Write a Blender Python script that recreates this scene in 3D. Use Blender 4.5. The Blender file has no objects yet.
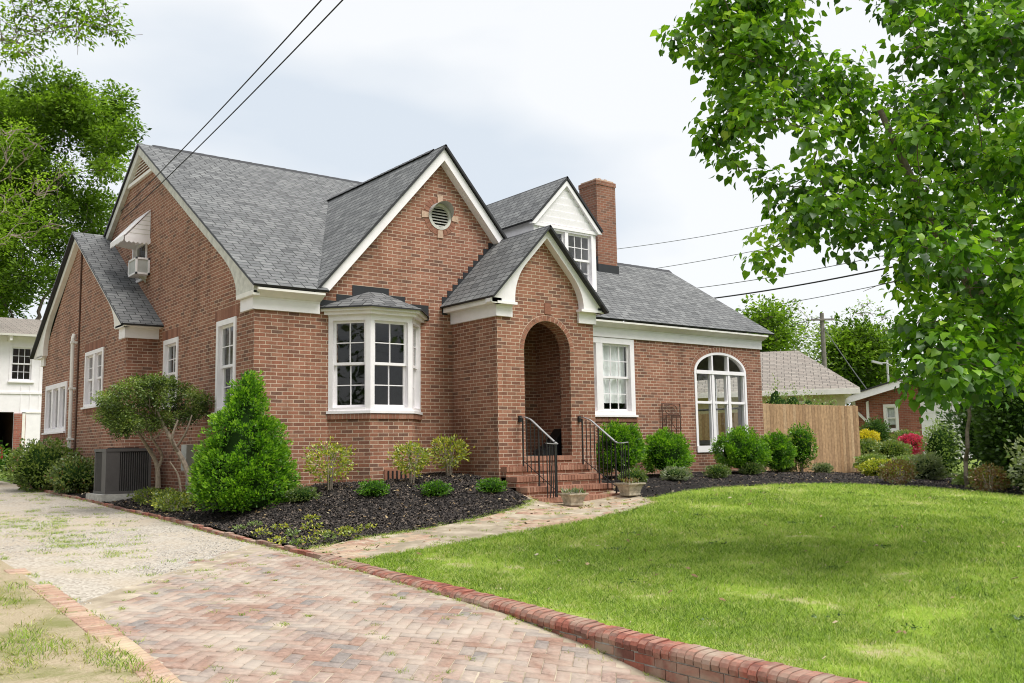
import bpy, math, random
import numpy as np
from mathutils import Vector, noise
from mathutils.geometry import tessellate_polygon, delaunay_2d_cdt
random.seed(7); rng = np.random.default_rng(11)
sc = bpy.context.scene; COL = sc.collection

# ---------------------------------------------------------------- camera
FL, YAW, PIT, ROL = 938.969, 0.6603468, 0.11207656, -0.01614687
CAM = Vector((0, 0, 1.6))
_f = Vector((math.sin(YAW)*math.cos(PIT), math.cos(YAW)*math.cos(PIT), math.sin(PIT)))
_r = Vector((math.cos(YAW), -math.sin(YAW), 0)); _u = _r.cross(_f)
_c, _s = math.cos(ROL), math.sin(ROL)
RT = _c*_r + _s*_u; UP = -_s*_r + _c*_u; FW = _f
cam = bpy.data.cameras.new('camera'); cam.sensor_width = 36; cam.lens = 36*FL/1024
cam.clip_start = 0.05; cam.clip_end = 3000
co = bpy.data.objects.new('camera', cam); COL.objects.link(co)
from mathutils import Matrix
m = Matrix((RT, UP, -FW)).transposed().to_4x4(); m.translation = CAM
co.matrix_world = m; sc.camera = co

# ---------------------------------------------------------------- light
SUN_EL, SUN_AZ = math.radians(60), math.radians(158)   # azimuth clockwise from +Y
w = bpy.data.worlds.new("World"); sc.world = w; w.use_nodes = True
nt = w.node_tree; nt.nodes.clear()
N = nt.nodes.new; L = nt.links.new
out = N('ShaderNodeOutputWorld'); bg = N('ShaderNodeBackground'); bg.inputs[1].default_value = 0.115
sky = N('ShaderNodeTexSky'); sky.sky_type = 'NISHITA'; sky.sun_disc = False
sky.sun_elevation = SUN_EL; sky.sun_rotation = SUN_AZ; sky.dust_density = 2.0
tc = N('ShaderNodeTexCoord'); mp = N('ShaderNodeMapping'); mp.inputs['Scale'].default_value = (1.0, 1.0, 2.6)
mp.inputs['Location'].default_value = (0.9, 0.55, 0.3)
nz = N('ShaderNodeTexNoise'); nz.inputs['Scale'].default_value = 1.9; nz.inputs['Detail'].default_value = 5; nz.inputs['Roughness'].default_value = 0.45
rp = N('ShaderNodeValToRGB'); rp.color_ramp.elements[0].position = 0.34; rp.color_ramp.elements[1].position = 0.50
rp.color_ramp.elements[0].color = (4.4, 4.8, 5.25, 1); rp.color_ramp.elements[1].color = (5.75, 5.85, 5.95, 1)
mx = N('ShaderNodeMix'); mx.data_type = 'RGBA'; mx.inputs[0].default_value = 0.93
L(tc.outputs['Generated'], mp.inputs[0]); L(mp.outputs[0], nz.inputs[0]); L(nz.outputs[0], rp.inputs[0])
L(sky.outputs[0], mx.inputs[6]); L(rp.outputs[0], mx.inputs[7]); L(mx.outputs[2], bg.inputs[0]); L(bg.outputs[0], out.inputs[0])
sl = bpy.data.lights.new('sun', 'SUN'); sl.energy = 2.8; sl.angle = math.radians(38); sl.color = (1, 0.96, 0.9)
so = bpy.data.objects.new('sun', sl); COL.objects.link(so)
sd = Vector((math.sin(SUN_AZ)*math.cos(SUN_EL), math.cos(SUN_AZ)*math.cos(SUN_EL), math.sin(SUN_EL)))
so.rotation_euler = sd.to_track_quat('Z', 'Y').to_euler(); so.location = (0, -5, 30)
vs = sc.view_settings; vs.view_transform = 'Standard'; vs.look = 'None'; vs.gamma = 1; vs.exposure = 0.60
sc.cycles.use_denoising = True; sc.cycles.pixel_filter_type = 'BLACKMAN_HARRIS'; sc.cycles.filter_width = 1.05; sc.cycles.max_bounces = 6; sc.cycles.transparent_max_bounces = 12
sc.cycles.sample_clamp_indirect = 4

# ---------------------------------------------------------------- helpers
def ray(x, y): return FW + RT*((x-512)/FL) - UP*((y-341.5)/FL)
def at_y(x, y, Y): d = ray(x, y); return CAM + d*(Y/d.y)
def at_x(x, y, X): d = ray(x, y); return CAM + d*(X/d.x)
def at_d(x, y, D): return CAM + ray(x, y)*D
def ss(t): t = min(1, max(0, t)); return t*t*(3-2*t)
def interp(v, xs, ys): return float(np.interp(v, xs, ys))
def fbm(x, y, z=0.0, s=1.0): return noise.fractal(Vector((x*s, y*s, z*s)), 1.0, 2.0, 4)

MATS = {}
class NB:
    """small node-building helper"""
    def __init__(s, name):
        s.m = bpy.data.materials.new(name); s.m.use_nodes = True; s.t = s.m.node_tree; s.t.nodes.clear()
        s.out = s.n('ShaderNodeOutputMaterial')
    def n(s, t, **kw):
        o = s.t.nodes.new(t)
        for k, v in kw.items():
            if k.startswith('i_'): o.inputs[k[2:].replace('_', ' ')].default_value = v
            else: setattr(o, k, v)
        return o
    def l(s, a, b): s.t.links.new(a, b)
    def ramp(s, src, stops, interp='LINEAR'):
        r = s.n('ShaderNodeValToRGB'); cr = r.color_ramp; cr.interpolation = interp
        while len(cr.elements) < len(stops): cr.elements.new(0.5)
        for e, (p, c) in zip(cr.elements, stops): e.position = p; e.color = (*c, 1)
        s.l(src, r.inputs[0]); return r.outputs[0]
    def mix(s, fac, a, b, mode='MIX'):
        mm = s.n('ShaderNodeMix'); mm.data_type = 'RGBA'; mm.blend_type = mode
        for i, v in ((0, fac), (6, a), (7, b)):
            if isinstance(v, (int, float)): mm.inputs[i].default_value = v
            elif isinstance(v, tuple): mm.inputs[i].default_value = (*v, 1)
            else: s.l(v, mm.inputs[i])
        return mm.outputs[2]
    def noise(s, scale, detail=4, rough=0.55, vec=None, dist=0):
        k = s.n('ShaderNodeTexNoise'); k.inputs['Scale'].default_value = scale; k.inputs['Detail'].default_value = detail
        k.inputs['Roughness'].default_value = rough; k.inputs['Distortion'].default_value = dist
        if vec is not None: s.l(vec, k.inputs[0])
        return k.outputs[0]
    def pos(s): return s.n('ShaderNodeNewGeometry').outputs['Position']
    def uv(s): return s.n('ShaderNodeUVMap').outputs[0]
    def attr(s, name='rnd'): a = s.n('ShaderNodeAttribute'); a.attribute_name = name; return a.outputs['Fac']
    def bump(s, h, strength=0.5, dist=0.01):
        b = s.n('ShaderNodeBump'); b.inputs['Strength'].default_value = strength; b.inputs['Distance'].default_value = dist
        s.l(h, b.inputs['Height']); return b.outputs[0]
    def done(s, color, rough=0.8, normal=None, spec=0.3, metal=0.0):
        p = s.n('ShaderNodeBsdfPrincipled'); 
        if isinstance(color, tuple): p.inputs['Base Color'].default_value = (*color, 1)
        else: s.l(color, p.inputs['Base Color'])
        if isinstance(rough, (int, float)): p.inputs['Roughness'].default_value = rough
        else: s.l(rough, p.inputs['Roughness'])
        p.inputs['Specular IOR Level'].default_value = spec; p.inputs['Metallic'].default_value = metal
        if normal is not None: s.l(normal, p.inputs['Normal'])
        s.l(p.outputs[0], s.out.inputs[0]); MATS[s.m.name] = s.m; return s.m

def mat_brick(name, pal, mortar, bw=0.2127, rh=0.0677, ms=0.0055, dirt=0.35):
    b = NB(name); uv = b.uv()
    bt = b.n('ShaderNodeTexBrick'); bt.offset = 0.5
    for k, v in (('Scale', 1), ('Mortar Size', ms), ('Mortar Smooth', 0.15), ('Brick Width', bw), ('Row Height', rh), ('Bias', 0)):
        bt.inputs[k].default_value = v
    bt.inputs['Color1'].default_value = (0, 0, 0, 1); bt.inputs['Color2'].default_value = (1, 1, 1, 1); bt.inputs['Mortar'].default_value = (0.5, 0.5, 0.5, 1)
    wob = b.n('ShaderNodeVectorMath', operation='MULTIPLY_ADD'); wn = b.n('ShaderNodeTexNoise'); wn.inputs['Scale'].default_value = 9
    b.l(uv, wn.inputs[0]); b.l(wn.outputs['Color'], wob.inputs[0]); wob.inputs[1].default_value = (0.006, 0.006, 0); b.l(uv, wob.inputs[2])
    b.l(wob.outputs[0], bt.inputs[0])
    n = len(pal); c = b.ramp(bt.outputs['Color'], [(i/(n-1), p) for i, p in enumerate(pal)])
    ps = b.pos(); fine = b.noise(55, 3, 0.7, ps)
    c = b.mix(0.5, c, b.ramp(fine, [(0.3, (0.62, 0.6, 0.6)), (0.7, (1.3, 1.3, 1.3))]), 'MULTIPLY')
    mo = b.mix(b.noise(30, 2, 0.6, ps), mortar, tuple(x*0.72 for x in mortar))
    c = b.mix(bt.outputs['Fac'], c, mo)
    big = b.noise(0.55, 4, 0.6, ps, 0.5)
    c = b.mix(dirt, c, b.ramp(big, [(0.3, (0.6, 0.58, 0.57)), (0.52, (1, 1, 1)), (0.75, (1.3, 1.27, 1.24))]), 'MULTIPLY')
    sm = b.n('ShaderNodeMapping'); sm.inputs['Scale'].default_value = (2.6, 2.6, 0.35); b.l(ps, sm.inputs[0])
    c = b.mix(0.55, c, b.ramp(b.noise(1.0, 5, 0.65, sm.outputs[0], 0.3), [(0.34, (0.62, 0.60, 0.58)), (0.5, (1, 1, 1)), (0.72, (1.16, 1.15, 1.14))]), 'MULTIPLY')
    inv = b.n('ShaderNodeMath', operation='SUBTRACT'); inv.inputs[0].default_value = 1; b.l(bt.outputs['Fac'], inv.inputs[1])
    ad = b.n('ShaderNodeMath', operation='MULTIPLY_ADD'); ad.inputs[1].default_value = 0.35; b.l(fine, ad.inputs[0]); b.l(inv.outputs[0], ad.inputs[2])
    return b.done(c, 0.88, b.bump(ad.outputs[0], 0.7, 0.007), 0.25)

BP = [(0.20, 0.095, 0.065), (0.29, 0.132, 0.085), (0.33, 0.152, 0.098), (0.25, 0.105, 0.066), (0.37, 0.190, 0.130), (0.30, 0.125, 0.080), (0.33, 0.165, 0.108), (0.22, 0.10, 0.068), (0.17, 0.095, 0.070)]
mat_brick('house_brick', BP, (0.66, 0.515, 0.40), ms=0.0062)
mat_brick('chimney_brick', [tuple(v*k for v in c) for c, k in zip(BP, (1, .8, .85, 1, .7, .9, .8, 1, 1))], (0.42, 0.32, 0.26))
mat_brick('neighbour_brick', [(0.22, 0.075, 0.055), (0.38, 0.14, 0.10), (0.30, 0.10, 0.075)], (0.4, 0.33, 0.28), bw=0.22, rh=0.075)

def mat_piece(name, pal, var=0.4, bumps=0.004, scale=40, stain=None):
    b = NB(name); a = b.attr(); n = len(pal); c = b.ramp(a, [(i/(n-1), p) for i, p in enumerate(pal)])
    ps = b.pos(); f = b.noise(scale, 4, 0.65, ps)
    c = b.mix(var, c, b.ramp(f, [(0.3, (0.55, 0.55, 0.55)), (0.7, (1.35, 1.35, 1.35))]), 'MULTIPLY')
    if stain:
        c = b.mix(b.ramp(b.noise(stain[1], 4, 0.6, ps, 0.6), [(0.42, (0, 0, 0)), (0.68, (1, 1, 1))]), c, stain[0])
    return b.done(c, 0.85, b.bump(f, 0.6, bumps), 0.25)
mat_piece('brick_piece', [(0.19, 0.085, 0.058), (0.32, 0.15, 0.10), (0.25, 0.11, 0.072), (0.35, 0.18, 0.125)])
mat_piece('step_brick', [(0.26, 0.125, 0.085), (0.38, 0.195, 0.135), (0.32, 0.155, 0.105), (0.42, 0.24, 0.17)])
mat_piece('paver', [(0.29, 0.18, 0.135), (0.35, 0.24, 0.195), (0.24, 0.215, 0.20), (0.36, 0.27, 0.225), (0.31, 0.19, 0.145), (0.39, 0.315, 0.265)], 0.6, 0.004, 24, ((0.46, 0.39, 0.325), 1.5))
mat_piece('path_brick', [(0.36, 0.215, 0.155), (0.43, 0.28, 0.205), (0.48, 0.35, 0.27)], 0.5, 0.004, 30, ((0.52, 0.42, 0.29), 1.8))
mat_piece('kerb_brick', [(0.24, 0.085, 0.06), (0.38, 0.14, 0.10), (0.17, 0.075, 0.06), (0.40, 0.20, 0.15)], 0.6, 0.004, 30, ((0.40, 0.32, 0.25), 2.4))
mat_piece('fence_wood', [(0.22, 0.13, 0.07), (0.45, 0.29, 0.16), (0.36, 0.22, 0.115), (0.50, 0.35, 0.21)], 0.6, 0.002, 12)

def mat_shingle(name, pal, rh=0.14, bw=0.3):
    b = NB(name); uv = b.uv(); bt = b.n('ShaderNodeTexBrick'); bt.offset = 0.37; bt.offset_frequency = 3
    for k, v in (('Scale', 1), ('Mortar Size', 0.011), ('Mortar Smooth', 0.3), ('Brick Width', bw), ('Row Height', rh), ('Bias', 0)): bt.inputs[k].default_value = v
    bt.inputs['Color1'].default_value = (0, 0, 0, 1); bt.inputs['Color2'].default_value = (1, 1, 1, 1); bt.inputs['Mortar'].default_value = (0.4, 0.4, 0.4, 1)
    b.l(uv, bt.inputs[0]); n = len(pal); c = b.ramp(bt.outputs['Color'], [(i/(n-1), p) for i, p in enumerate(pal)])
    ps = b.pos(); f = b.noise(70, 3, 0.7, ps)
    c = b.mix(0.6, c, b.ramp(f, [(0.3, (0.6, 0.6, 0.6)), (0.7, (1.35, 1.35, 1.35))]), 'MULTIPLY')
    c = b.mix(0.3, c, b.ramp(b.noise(0.7, 4, 0.6, ps), [(0.3, (0.8, 0.8, 0.8)), (0.7, (1.15, 1.15, 1.15))]), 'MULTIPLY')
    c = b.mix(bt.outputs['Fac'], c, tuple(v*0.30 for v in pal[0]))  # dark joint lines also paint the shadow under each shingle row
    sep = b.n('ShaderNodeSeparateXYZ'); b.l(uv, sep.inputs[0])
    fr = b.n('ShaderNodeMath', operation='FRACT'); dv = b.n('ShaderNodeMath', operation='DIVIDE'); dv.inputs[1].default_value = rh
    b.l(sep.outputs[1], dv.inputs[0]); b.l(dv.outputs[0], fr.inputs[0])
    sb = b.n('ShaderNodeMath', operation='SUBTRACT'); sb.inputs[0].default_value = 1; b.l(fr.outputs[0], sb.inputs[1])
    ad = b.n('ShaderNodeMath', operation='MULTIPLY_ADD'); ad.inputs[1].default_value = 0.3; b.l(f, ad.inputs[0]); b.l(sb.outputs[0], ad.inputs[2])
    return b.done(c, 0.9, b.bump(ad.outputs[0], 0.8, 0.012), 0.25)
mat_shingle('roof_shingle', [(0.100, 0.103, 0.106), (0.175, 0.18, 0.183), (0.135, 0.138, 0.141), (0.215, 0.22, 0.22), (0.155, 0.158, 0.161)], 0.14, 0.24)
mat_shingle('old_shingle', [(0.24, 0.215, 0.19), (0.32, 0.285, 0.25), (0.28, 0.245, 0.215)], 0.14, 0.26)

def mat_plain(name, col, rough=0.6, spec=0.4, var=0.12, scale=6, bump=0.0, metal=0.0):
    b = NB(name); ps = b.pos(); f = b.noise(scale, 4, 0.6, ps)
    c = b.mix(1.0, col, b.ramp(f, [(0.3, (1-var,)*3), (0.7, (1+var,)*3)]), 'MULTIPLY')
    return b.done(c, rough, b.bump(b.noise(scale*8, 2, 0.6, ps), 0.4, bump) if bump else None, spec, metal)
mat_plain('white_paint', (0.87, 0.84, 0.865), 0.5, 0.4, 0.04, 5, 0.001)
mat_plain('cream_paint', (0.83, 0.80, 0.76), 0.55, 0.4, 0.07, 5)
mat_plain('weathered_paint', (0.60, 0.59, 0.54), 0.6, 0.3, 0.2, 7)
mat_plain('drip_edge', (0.025, 0.025, 0.028), 0.5, 0.4)
mat_plain('flashing', (0.02, 0.022, 0.026), 0.55, 0.4)
mat_plain('black_metal', (0.018, 0.018, 0.02), 0.4, 0.5)
mat_plain('worn_rail', (0.30, 0.30, 0.31), 0.35, 0.5)
mat_plain('rust', (0.10, 0.055, 0.04), 0.8, 0.3, 0.3, 30)
mat_plain('unit_grey', (0.075, 0.07, 0.07), 0.5, 0.4)
mat_plain('unit_dark', (0.018, 0.018, 0.018), 0.6, 0.3)
mat_plain('concrete', (0.42, 0.41, 0.38), 0.9, 0.2, 0.25, 9, 0.004)
mat_plain('weathered_stone', (0.40, 0.35, 0.27), 0.9, 0.2, 0.4, 14, 0.006)
mat_plain('interior_paint', (0.16, 0.15, 0.13), 0.9, 0.1)
mat_plain('plaster', (0.55, 0.53, 0.47), 0.9, 0.1)
mat_plain('interior_wood', (0.10, 0.065, 0.04), 0.6, 0.3)
mat_plain('curtain_cloth', (0.88, 0.89, 0.90), 0.9, 0.1)
mat_plain('black_cloth', (0.008, 0.009, 0.011), 0.4, 0.5)
mat_plain('bark', (0.17, 0.14, 0.115), 0.95, 0.1, 0.4, 14, 0.01)
mat_plain('pale_bark', (0.30, 0.25, 0.20), 0.95, 0.1, 0.35, 16, 0.008)
mat_plain('pole_wood', (0.22, 0.20, 0.18), 0.9, 0.1, 0.3, 4)
mat_plain('cable_rubber', (0.02, 0.02, 0.022), 0.6, 0.3)
mat_plain('grey_cable', (0.12, 0.125, 0.13), 0.6, 0.3)
mat_plain('opening_shade', (0.02, 0.02, 0.02), 0.9, 0.1)  # near-black colour standing for the shade inside the vents
mat_plain('car_paint', (0.42, 0.03, 0.05), 0.25, 0.6)
mat_plain('tyre', (0.02, 0.02, 0.02), 0.9, 0.2)
mat_plain('vent_stone', (0.50, 0.36, 0.27), 0.9, 0.2, 0.2, 20)
mat_plain('galvanised', (0.45, 0.46, 0.45), 0.5, 0.4)
mat_plain('yellow_stucco', (0.62, 0.57, 0.38), 0.9, 0.2)

def mat_glass():
    b = NB('window_glass'); tr = b.n('ShaderNodeBsdfTransparent'); tr.inputs[0].default_value = (0.93, 0.95, 0.94, 1)
    gl = b.n('ShaderNodeBsdfGlossy'); gl.inputs['Roughness'].default_value = 0.02
    lw = b.n('ShaderNodeFresnel'); lw.inputs[0].default_value = 1.62
    nb = b.bump(b.noise(1.3, 2, 0.5, b.pos()), 0.15, 0.05); b.l(nb, gl.inputs['Normal'])
    ms = b.n('ShaderNodeMixShader'); ge = b.n('ShaderNodeNewGeometry'); mu = b.n('ShaderNodeMath', operation='MULTIPLY'); sb_ = b.n('ShaderNodeMath', operation='SUBTRACT'); sb_.inputs[0].default_value = 1; b.l(ge.outputs['Backfacing'], sb_.inputs[1]); b.l(sb_.outputs[0], mu.inputs[0]); b.l(lw.outputs[0], mu.inputs[1]); b.l(mu.outputs[0], ms.inputs[0]); b.l(tr.outputs[0], ms.inputs[1]); b.l(gl.outputs[0], ms.inputs[2])
    b.l(ms.outputs[0], b.out.inputs[0]); MATS['window_glass'] = b.m
mat_glass()

def mat_leaf(name, pal, trans=0.35, gloss=0.06):
    b = NB(name); c = b.ramp(b.attr(), [(i/(len(pal)-1), p) for i, p in enumerate(pal)])
    d = b.n('ShaderNodeBsdfDiffuse'); t = b.n('ShaderNodeBsdfTranslucent'); g = b.n('ShaderNodeBsdfGlossy'); g.inputs['Roughness'].default_value = 0.42
    g.inputs[0].default_value = (0.9, 0.95, 0.9, 1)
    b.l(c, d.inputs[0]); ct = b.mix(1.0, c, (1.25, 1.45, 0.6), 'MULTIPLY'); b.l(ct, t.inputs[0])
    m1 = b.n('ShaderNodeMixShader'); m1.inputs[0].default_value = trans; b.l(d.outputs[0], m1.inputs[1]); b.l(t.outputs[0], m1.inputs[2])
    m2 = b.n('ShaderNodeMixShader'); m2.inputs[0].default_value = gloss; b.l(m1.outputs[0], m2.inputs[1]); b.l(g.outputs[0], m2.inputs[2])
    b.l(m2.outputs[0], b.out.inputs[0]); MATS[name] = b.m
mat_leaf('broad_leaf', [(0.025, 0.07, 0.007), (0.08, 0.19, 0.013), (0.18, 0.35, 0.022), (0.44, 0.62, 0.06)], 0.42, 0.04)  # palette ends carry painted light: sky-bright leaf tops, dark leaf backs
mat_leaf('oak_leaf', [(0.03, 0.06, 0.008), (0.12, 0.21, 0.022), (0.30, 0.44, 0.05)], 0.4, 0.01)
mat_leaf('oak_leaf_pale', [(0.06, 0.11, 0.012), (0.18, 0.30, 0.03), (0.36, 0.50, 0.06)], 0.45, 0.0)
mat_leaf('holly_leaf', [(0.03, 0.09, 0.008), (0.08, 0.21, 0.014), (0.19, 0.38, 0.022), (0.36, 0.55, 0.045)], 0.35, 0.04)
mat_leaf('dark_leaf', [(0.025, 0.055, 0.012), (0.06, 0.12, 0.022), (0.14, 0.24, 0.045)], 0.35, 0.04)
mat_leaf('azalea_leaf', [(0.06, 0.10, 0.03), (0.12, 0.18, 0.045), (0.22, 0.28, 0.07), (0.30, 0.26, 0.08)])
mat_leaf('nandina_leaf', [(0.12, 0.17, 0.035), (0.28, 0.34, 0.05), (0.62, 0.58, 0.06), (0.18, 0.23, 0.05)])
mat_leaf('grey_leaf', [(0.16, 0.20, 0.11), (0.26, 0.30, 0.17), (0.34, 0.36, 0.20)])
mat_leaf('privet_leaf', [(0.03, 0.055, 0.012), (0.08, 0.13, 0.025), (0.18, 0.25, 0.05), (0.30, 0.36, 0.09)], 0.3, 0.04)
mat_leaf('pale_leaf', [(0.12, 0.18, 0.05), (0.22, 0.30, 0.08), (0.33, 0.40, 0.14)])
mat_leaf('red_leaf', [(0.16, 0.05, 0.02), (0.22, 0.12, 0.04), (0.15, 0.17, 0.04), (0.24, 0.26, 0.07)])
mat_leaf('pink_flower', [(0.10, 0.14, 0.03), (0.48, 0.02, 0.09), (0.62, 0.05, 0.16), (0.66, 0.12, 0.24)], 0.3)
mat_leaf('yellow_flower', [(0.25, 0.28, 0.03), (0.62, 0.48, 0.02), (0.72, 0.60, 0.04), (0.50, 0.42, 0.04)], 0.3)
mat_leaf('grass_blade', [(0.08, 0.14, 0.022), (0.23, 0.335, 0.055), (0.36, 0.455, 0.095), (0.56, 0.53, 0.25)], 0.38, 0.02)
mat_leaf('dry_blade', [(0.20, 0.25, 0.05), (0.38, 0.36, 0.14), (0.50, 0.43, 0.22)], 0.3, 0.03)
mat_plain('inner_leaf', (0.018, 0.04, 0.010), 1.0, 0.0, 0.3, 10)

def mat_ground():
    b = NB('lawn_soil'); ps = b.pos(); n1 = b.noise(0.6, 5, 0.6, ps, 0.4); n2 = b.noise(22, 4, 0.75, ps); n3 = b.noise(2.4, 4, 0.6, ps)
    g = b.ramp(n2, [(0.25, (0.15, 0.22, 0.025)), (0.5, (0.26, 0.38, 0.045)), (0.75, (0.38, 0.50, 0.08))])
    g = b.mix(b.ramp(n1, [(0.5, (0, 0, 0)), (0.72, (0.8, 0.8, 0.8))]), g, (0.33, 0.34, 0.11))
    g = b.mix(b.ramp(n3, [(0.52, (0, 0, 0)), (0.66, (0.85, 0.85, 0.85))]), g, (0.50, 0.42, 0.26))
    b.done(g, 0.95, b.bump(n2, 1, 0.03), 0.1)
    b = NB('sandy_soil'); ps = b.pos(); n1 = b.noise(1.5, 5, 0.65, ps, 0.5); n2 = b.noise(60, 3, 0.7, ps)
    g = b.ramp(n2, [(0.3, (0.30, 0.24, 0.155)), (0.7, (0.46, 0.385, 0.27))])
    g = b.mix(b.ramp(n1, [(0.47, (0, 0, 0)), (0.63, (0.85, 0.85, 0.85))]), g, (0.19, 0.20, 0.07))
    b.done(g, 0.95, b.bump(n2, 0.8, 0.01), 0.1)
    b = NB('gravel'); ps = b.pos(); n1 = b.noise(0.8, 5, 0.6, ps, 0.5)
    vo = b.n('ShaderNodeTexVoronoi'); vo.inputs['Scale'].default_value = 38; b.l(ps, vo.inputs[0])
    cc = b.n('ShaderNodeSeparateColor'); b.l(vo.outputs['Color'], cc.inputs[0])
    g = b.ramp(cc.outputs[0], [(0.0, (0.31, 0.275, 0.23)), (0.5, (0.43, 0.385, 0.325)), (1, (0.53, 0.485, 0.42))])
    g = b.mix(b.ramp(n1, [(0.42, (0, 0, 0)), (0.62, (0.75, 0.75, 0.75))]), g, (0.44, 0.37, 0.285))
    b.done(g, 0.95, b.bump(vo.outputs['Distance'], 0.4, 0.008), 0.1)
    b = NB('sand_joint'); ps = b.pos(); n1 = b.noise(3, 5, 0.6, ps); n2 = b.noise(80, 3, 0.7, ps)
    g = b.ramp(n1, [(0.3, (0.26, 0.22, 0.16)), (0.5, (0.38, 0.32, 0.24)), (0.72, (0.60, 0.52, 0.41))])
    b.done(g, 0.95, b.bump(n2, 0.8, 0.006), 0.1)
    b = NB('mulch'); ps = b.pos(); n2 = b.noise(38, 4, 0.8, ps, 1.0)
    g = b.ramp(n2, [(0.3, (0.012, 0.011, 0.011)), (0.6, (0.035, 0.031, 0.030)), (0.8, (0.085, 0.072, 0.065))])
    b.done(g, 0.95, b.bump(n2, 1, 0.04), 0.15)
    b = NB('far_grass'); ps = b.pos(); n1 = b.noise(0.25, 5, 0.65, ps); n2 = b.noise(6, 4, 0.7, ps)
    g = b.ramp(n1, [(0.35, (0.10, 0.15, 0.03)), (0.65, (0.20, 0.26, 0.06))])
    g = b.mix(0.6, g, b.ramp(n2, [(0.3, (0.5, 0.5, 0.5)), (0.7, (1.4, 1.4, 1.4))]), 'MULTIPLY')
    b.done(g, 0.95, None, 0.1)
mat_ground()
mat_piece('mulch_chip', [(0.012, 0.010, 0.010), (0.04, 0.034, 0.031), (0.075, 0.062, 0.055), (0.18, 0.14, 0.11)], 0.3)
mat_piece('stone_chip', [(0.30, 0.28, 0.26), (0.45, 0.42, 0.38), (0.60, 0.57, 0.52)], 0.3)
mat_plain('mortar', (0.62, 0.50, 0.40), 0.95, 0.1)

ORI = {}
def empty(name, loc, label=None, cat=None, group=None, kind=None):
    o = bpy.data.objects.new(name, None); COL.objects.link(o); o.location = loc; o.empty_display_size = 0.2
    ORI[o.name] = Vector(loc); tag(o, label, cat, group, kind); return o
def tag(o, label=None, cat=None, group=None, kind=None):
    if label: o['label'] = label
    if cat: o['category'] = cat
    if group: o['group'] = group
    if kind: o['kind'] = kind
    return o
def children(o): return [c for c in bpy.data.objects if c.parent == o]
def copy_tree(o, parent=None):
    c = o.copy(); COL.objects.link(c)
    if parent is not None: c.parent = parent
    for ch in list(o.children): copy_tree(ch, c)
    return c

def finish(name, V, F, mats, parent=None, mi=None, rnd=None, smooth=False, uv=True, origin=None):
    """one mesh object from world coordinates, held relative to its parent's origin (or to origin)"""
    V = np.asarray(V, dtype=np.float64).reshape(-1, 3)
    base = ORI[parent.name] if parent is not None else (Vector(origin) if origin is not None else Vector((0, 0, 0)))
    me = bpy.data.meshes.new(name)
    if isinstance(F, np.ndarray):
        k = F.shape[1]; nf = len(F)
        me.vertices.add(len(V)); me.vertices.foreach_set('co', (V-np.array(base)).astype(np.float32).ravel())
        me.loops.add(nf*k); me.loops.foreach_set('vertex_index', F.astype(np.int32).ravel())
        me.polygons.add(nf); me.polygons.foreach_set('loop_start', np.arange(nf, dtype=np.int32)*k)
        me.polygons.foreach_set('loop_total', np.full(nf, k, dtype=np.int32))
        me.update(calc_edges=True)
    else:
        me.from_pydata([tuple(v) for v in (V-np.array(base))], [], F); me.update()
    for mt in (mats if isinstance(mats, (list, tuple)) else [mats]): me.materials.append(MATS[mt])
    if mi is not None: me.polygons.foreach_set('material_index', np.asarray(mi, dtype=np.int32))
    if rnd is not None:
        a = me.attributes.new('rnd', 'FLOAT', 'FACE'); a.data.foreach_set('value', np.asarray(rnd, dtype=np.float32))
    if smooth: me.polygons.foreach_set('use_smooth', np.ones(len(me.polygons), dtype=bool))
    if uv and not isinstance(F, np.ndarray):
        ul = me.uv_layers.new(name='UVMap')
        for p in me.polygons:
            n = p.normal
            if abs(n.z) > 0.985: t = Vector((1, 0, 0)); bb = Vector((0, 1, 0))
            else: t = Vector((-n.y, n.x, 0)).normalized(); bb = n.cross(t)
            if t.x < -0.001 or (abs(t.x) < 0.001 and t.y < 0): t = -t
            for li in p.loop_indices:
                q = Vector(V[me.loops[li].vertex_index]); ul.data[li].uv = (q.dot(t), q.dot(bb))
    o = bpy.data.objects.new(name, me); COL.objects.link(o)
    if parent is not None: o.parent = parent
    else: o.location = base
    ORI[o.name] = Vector(base)
    return o

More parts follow.
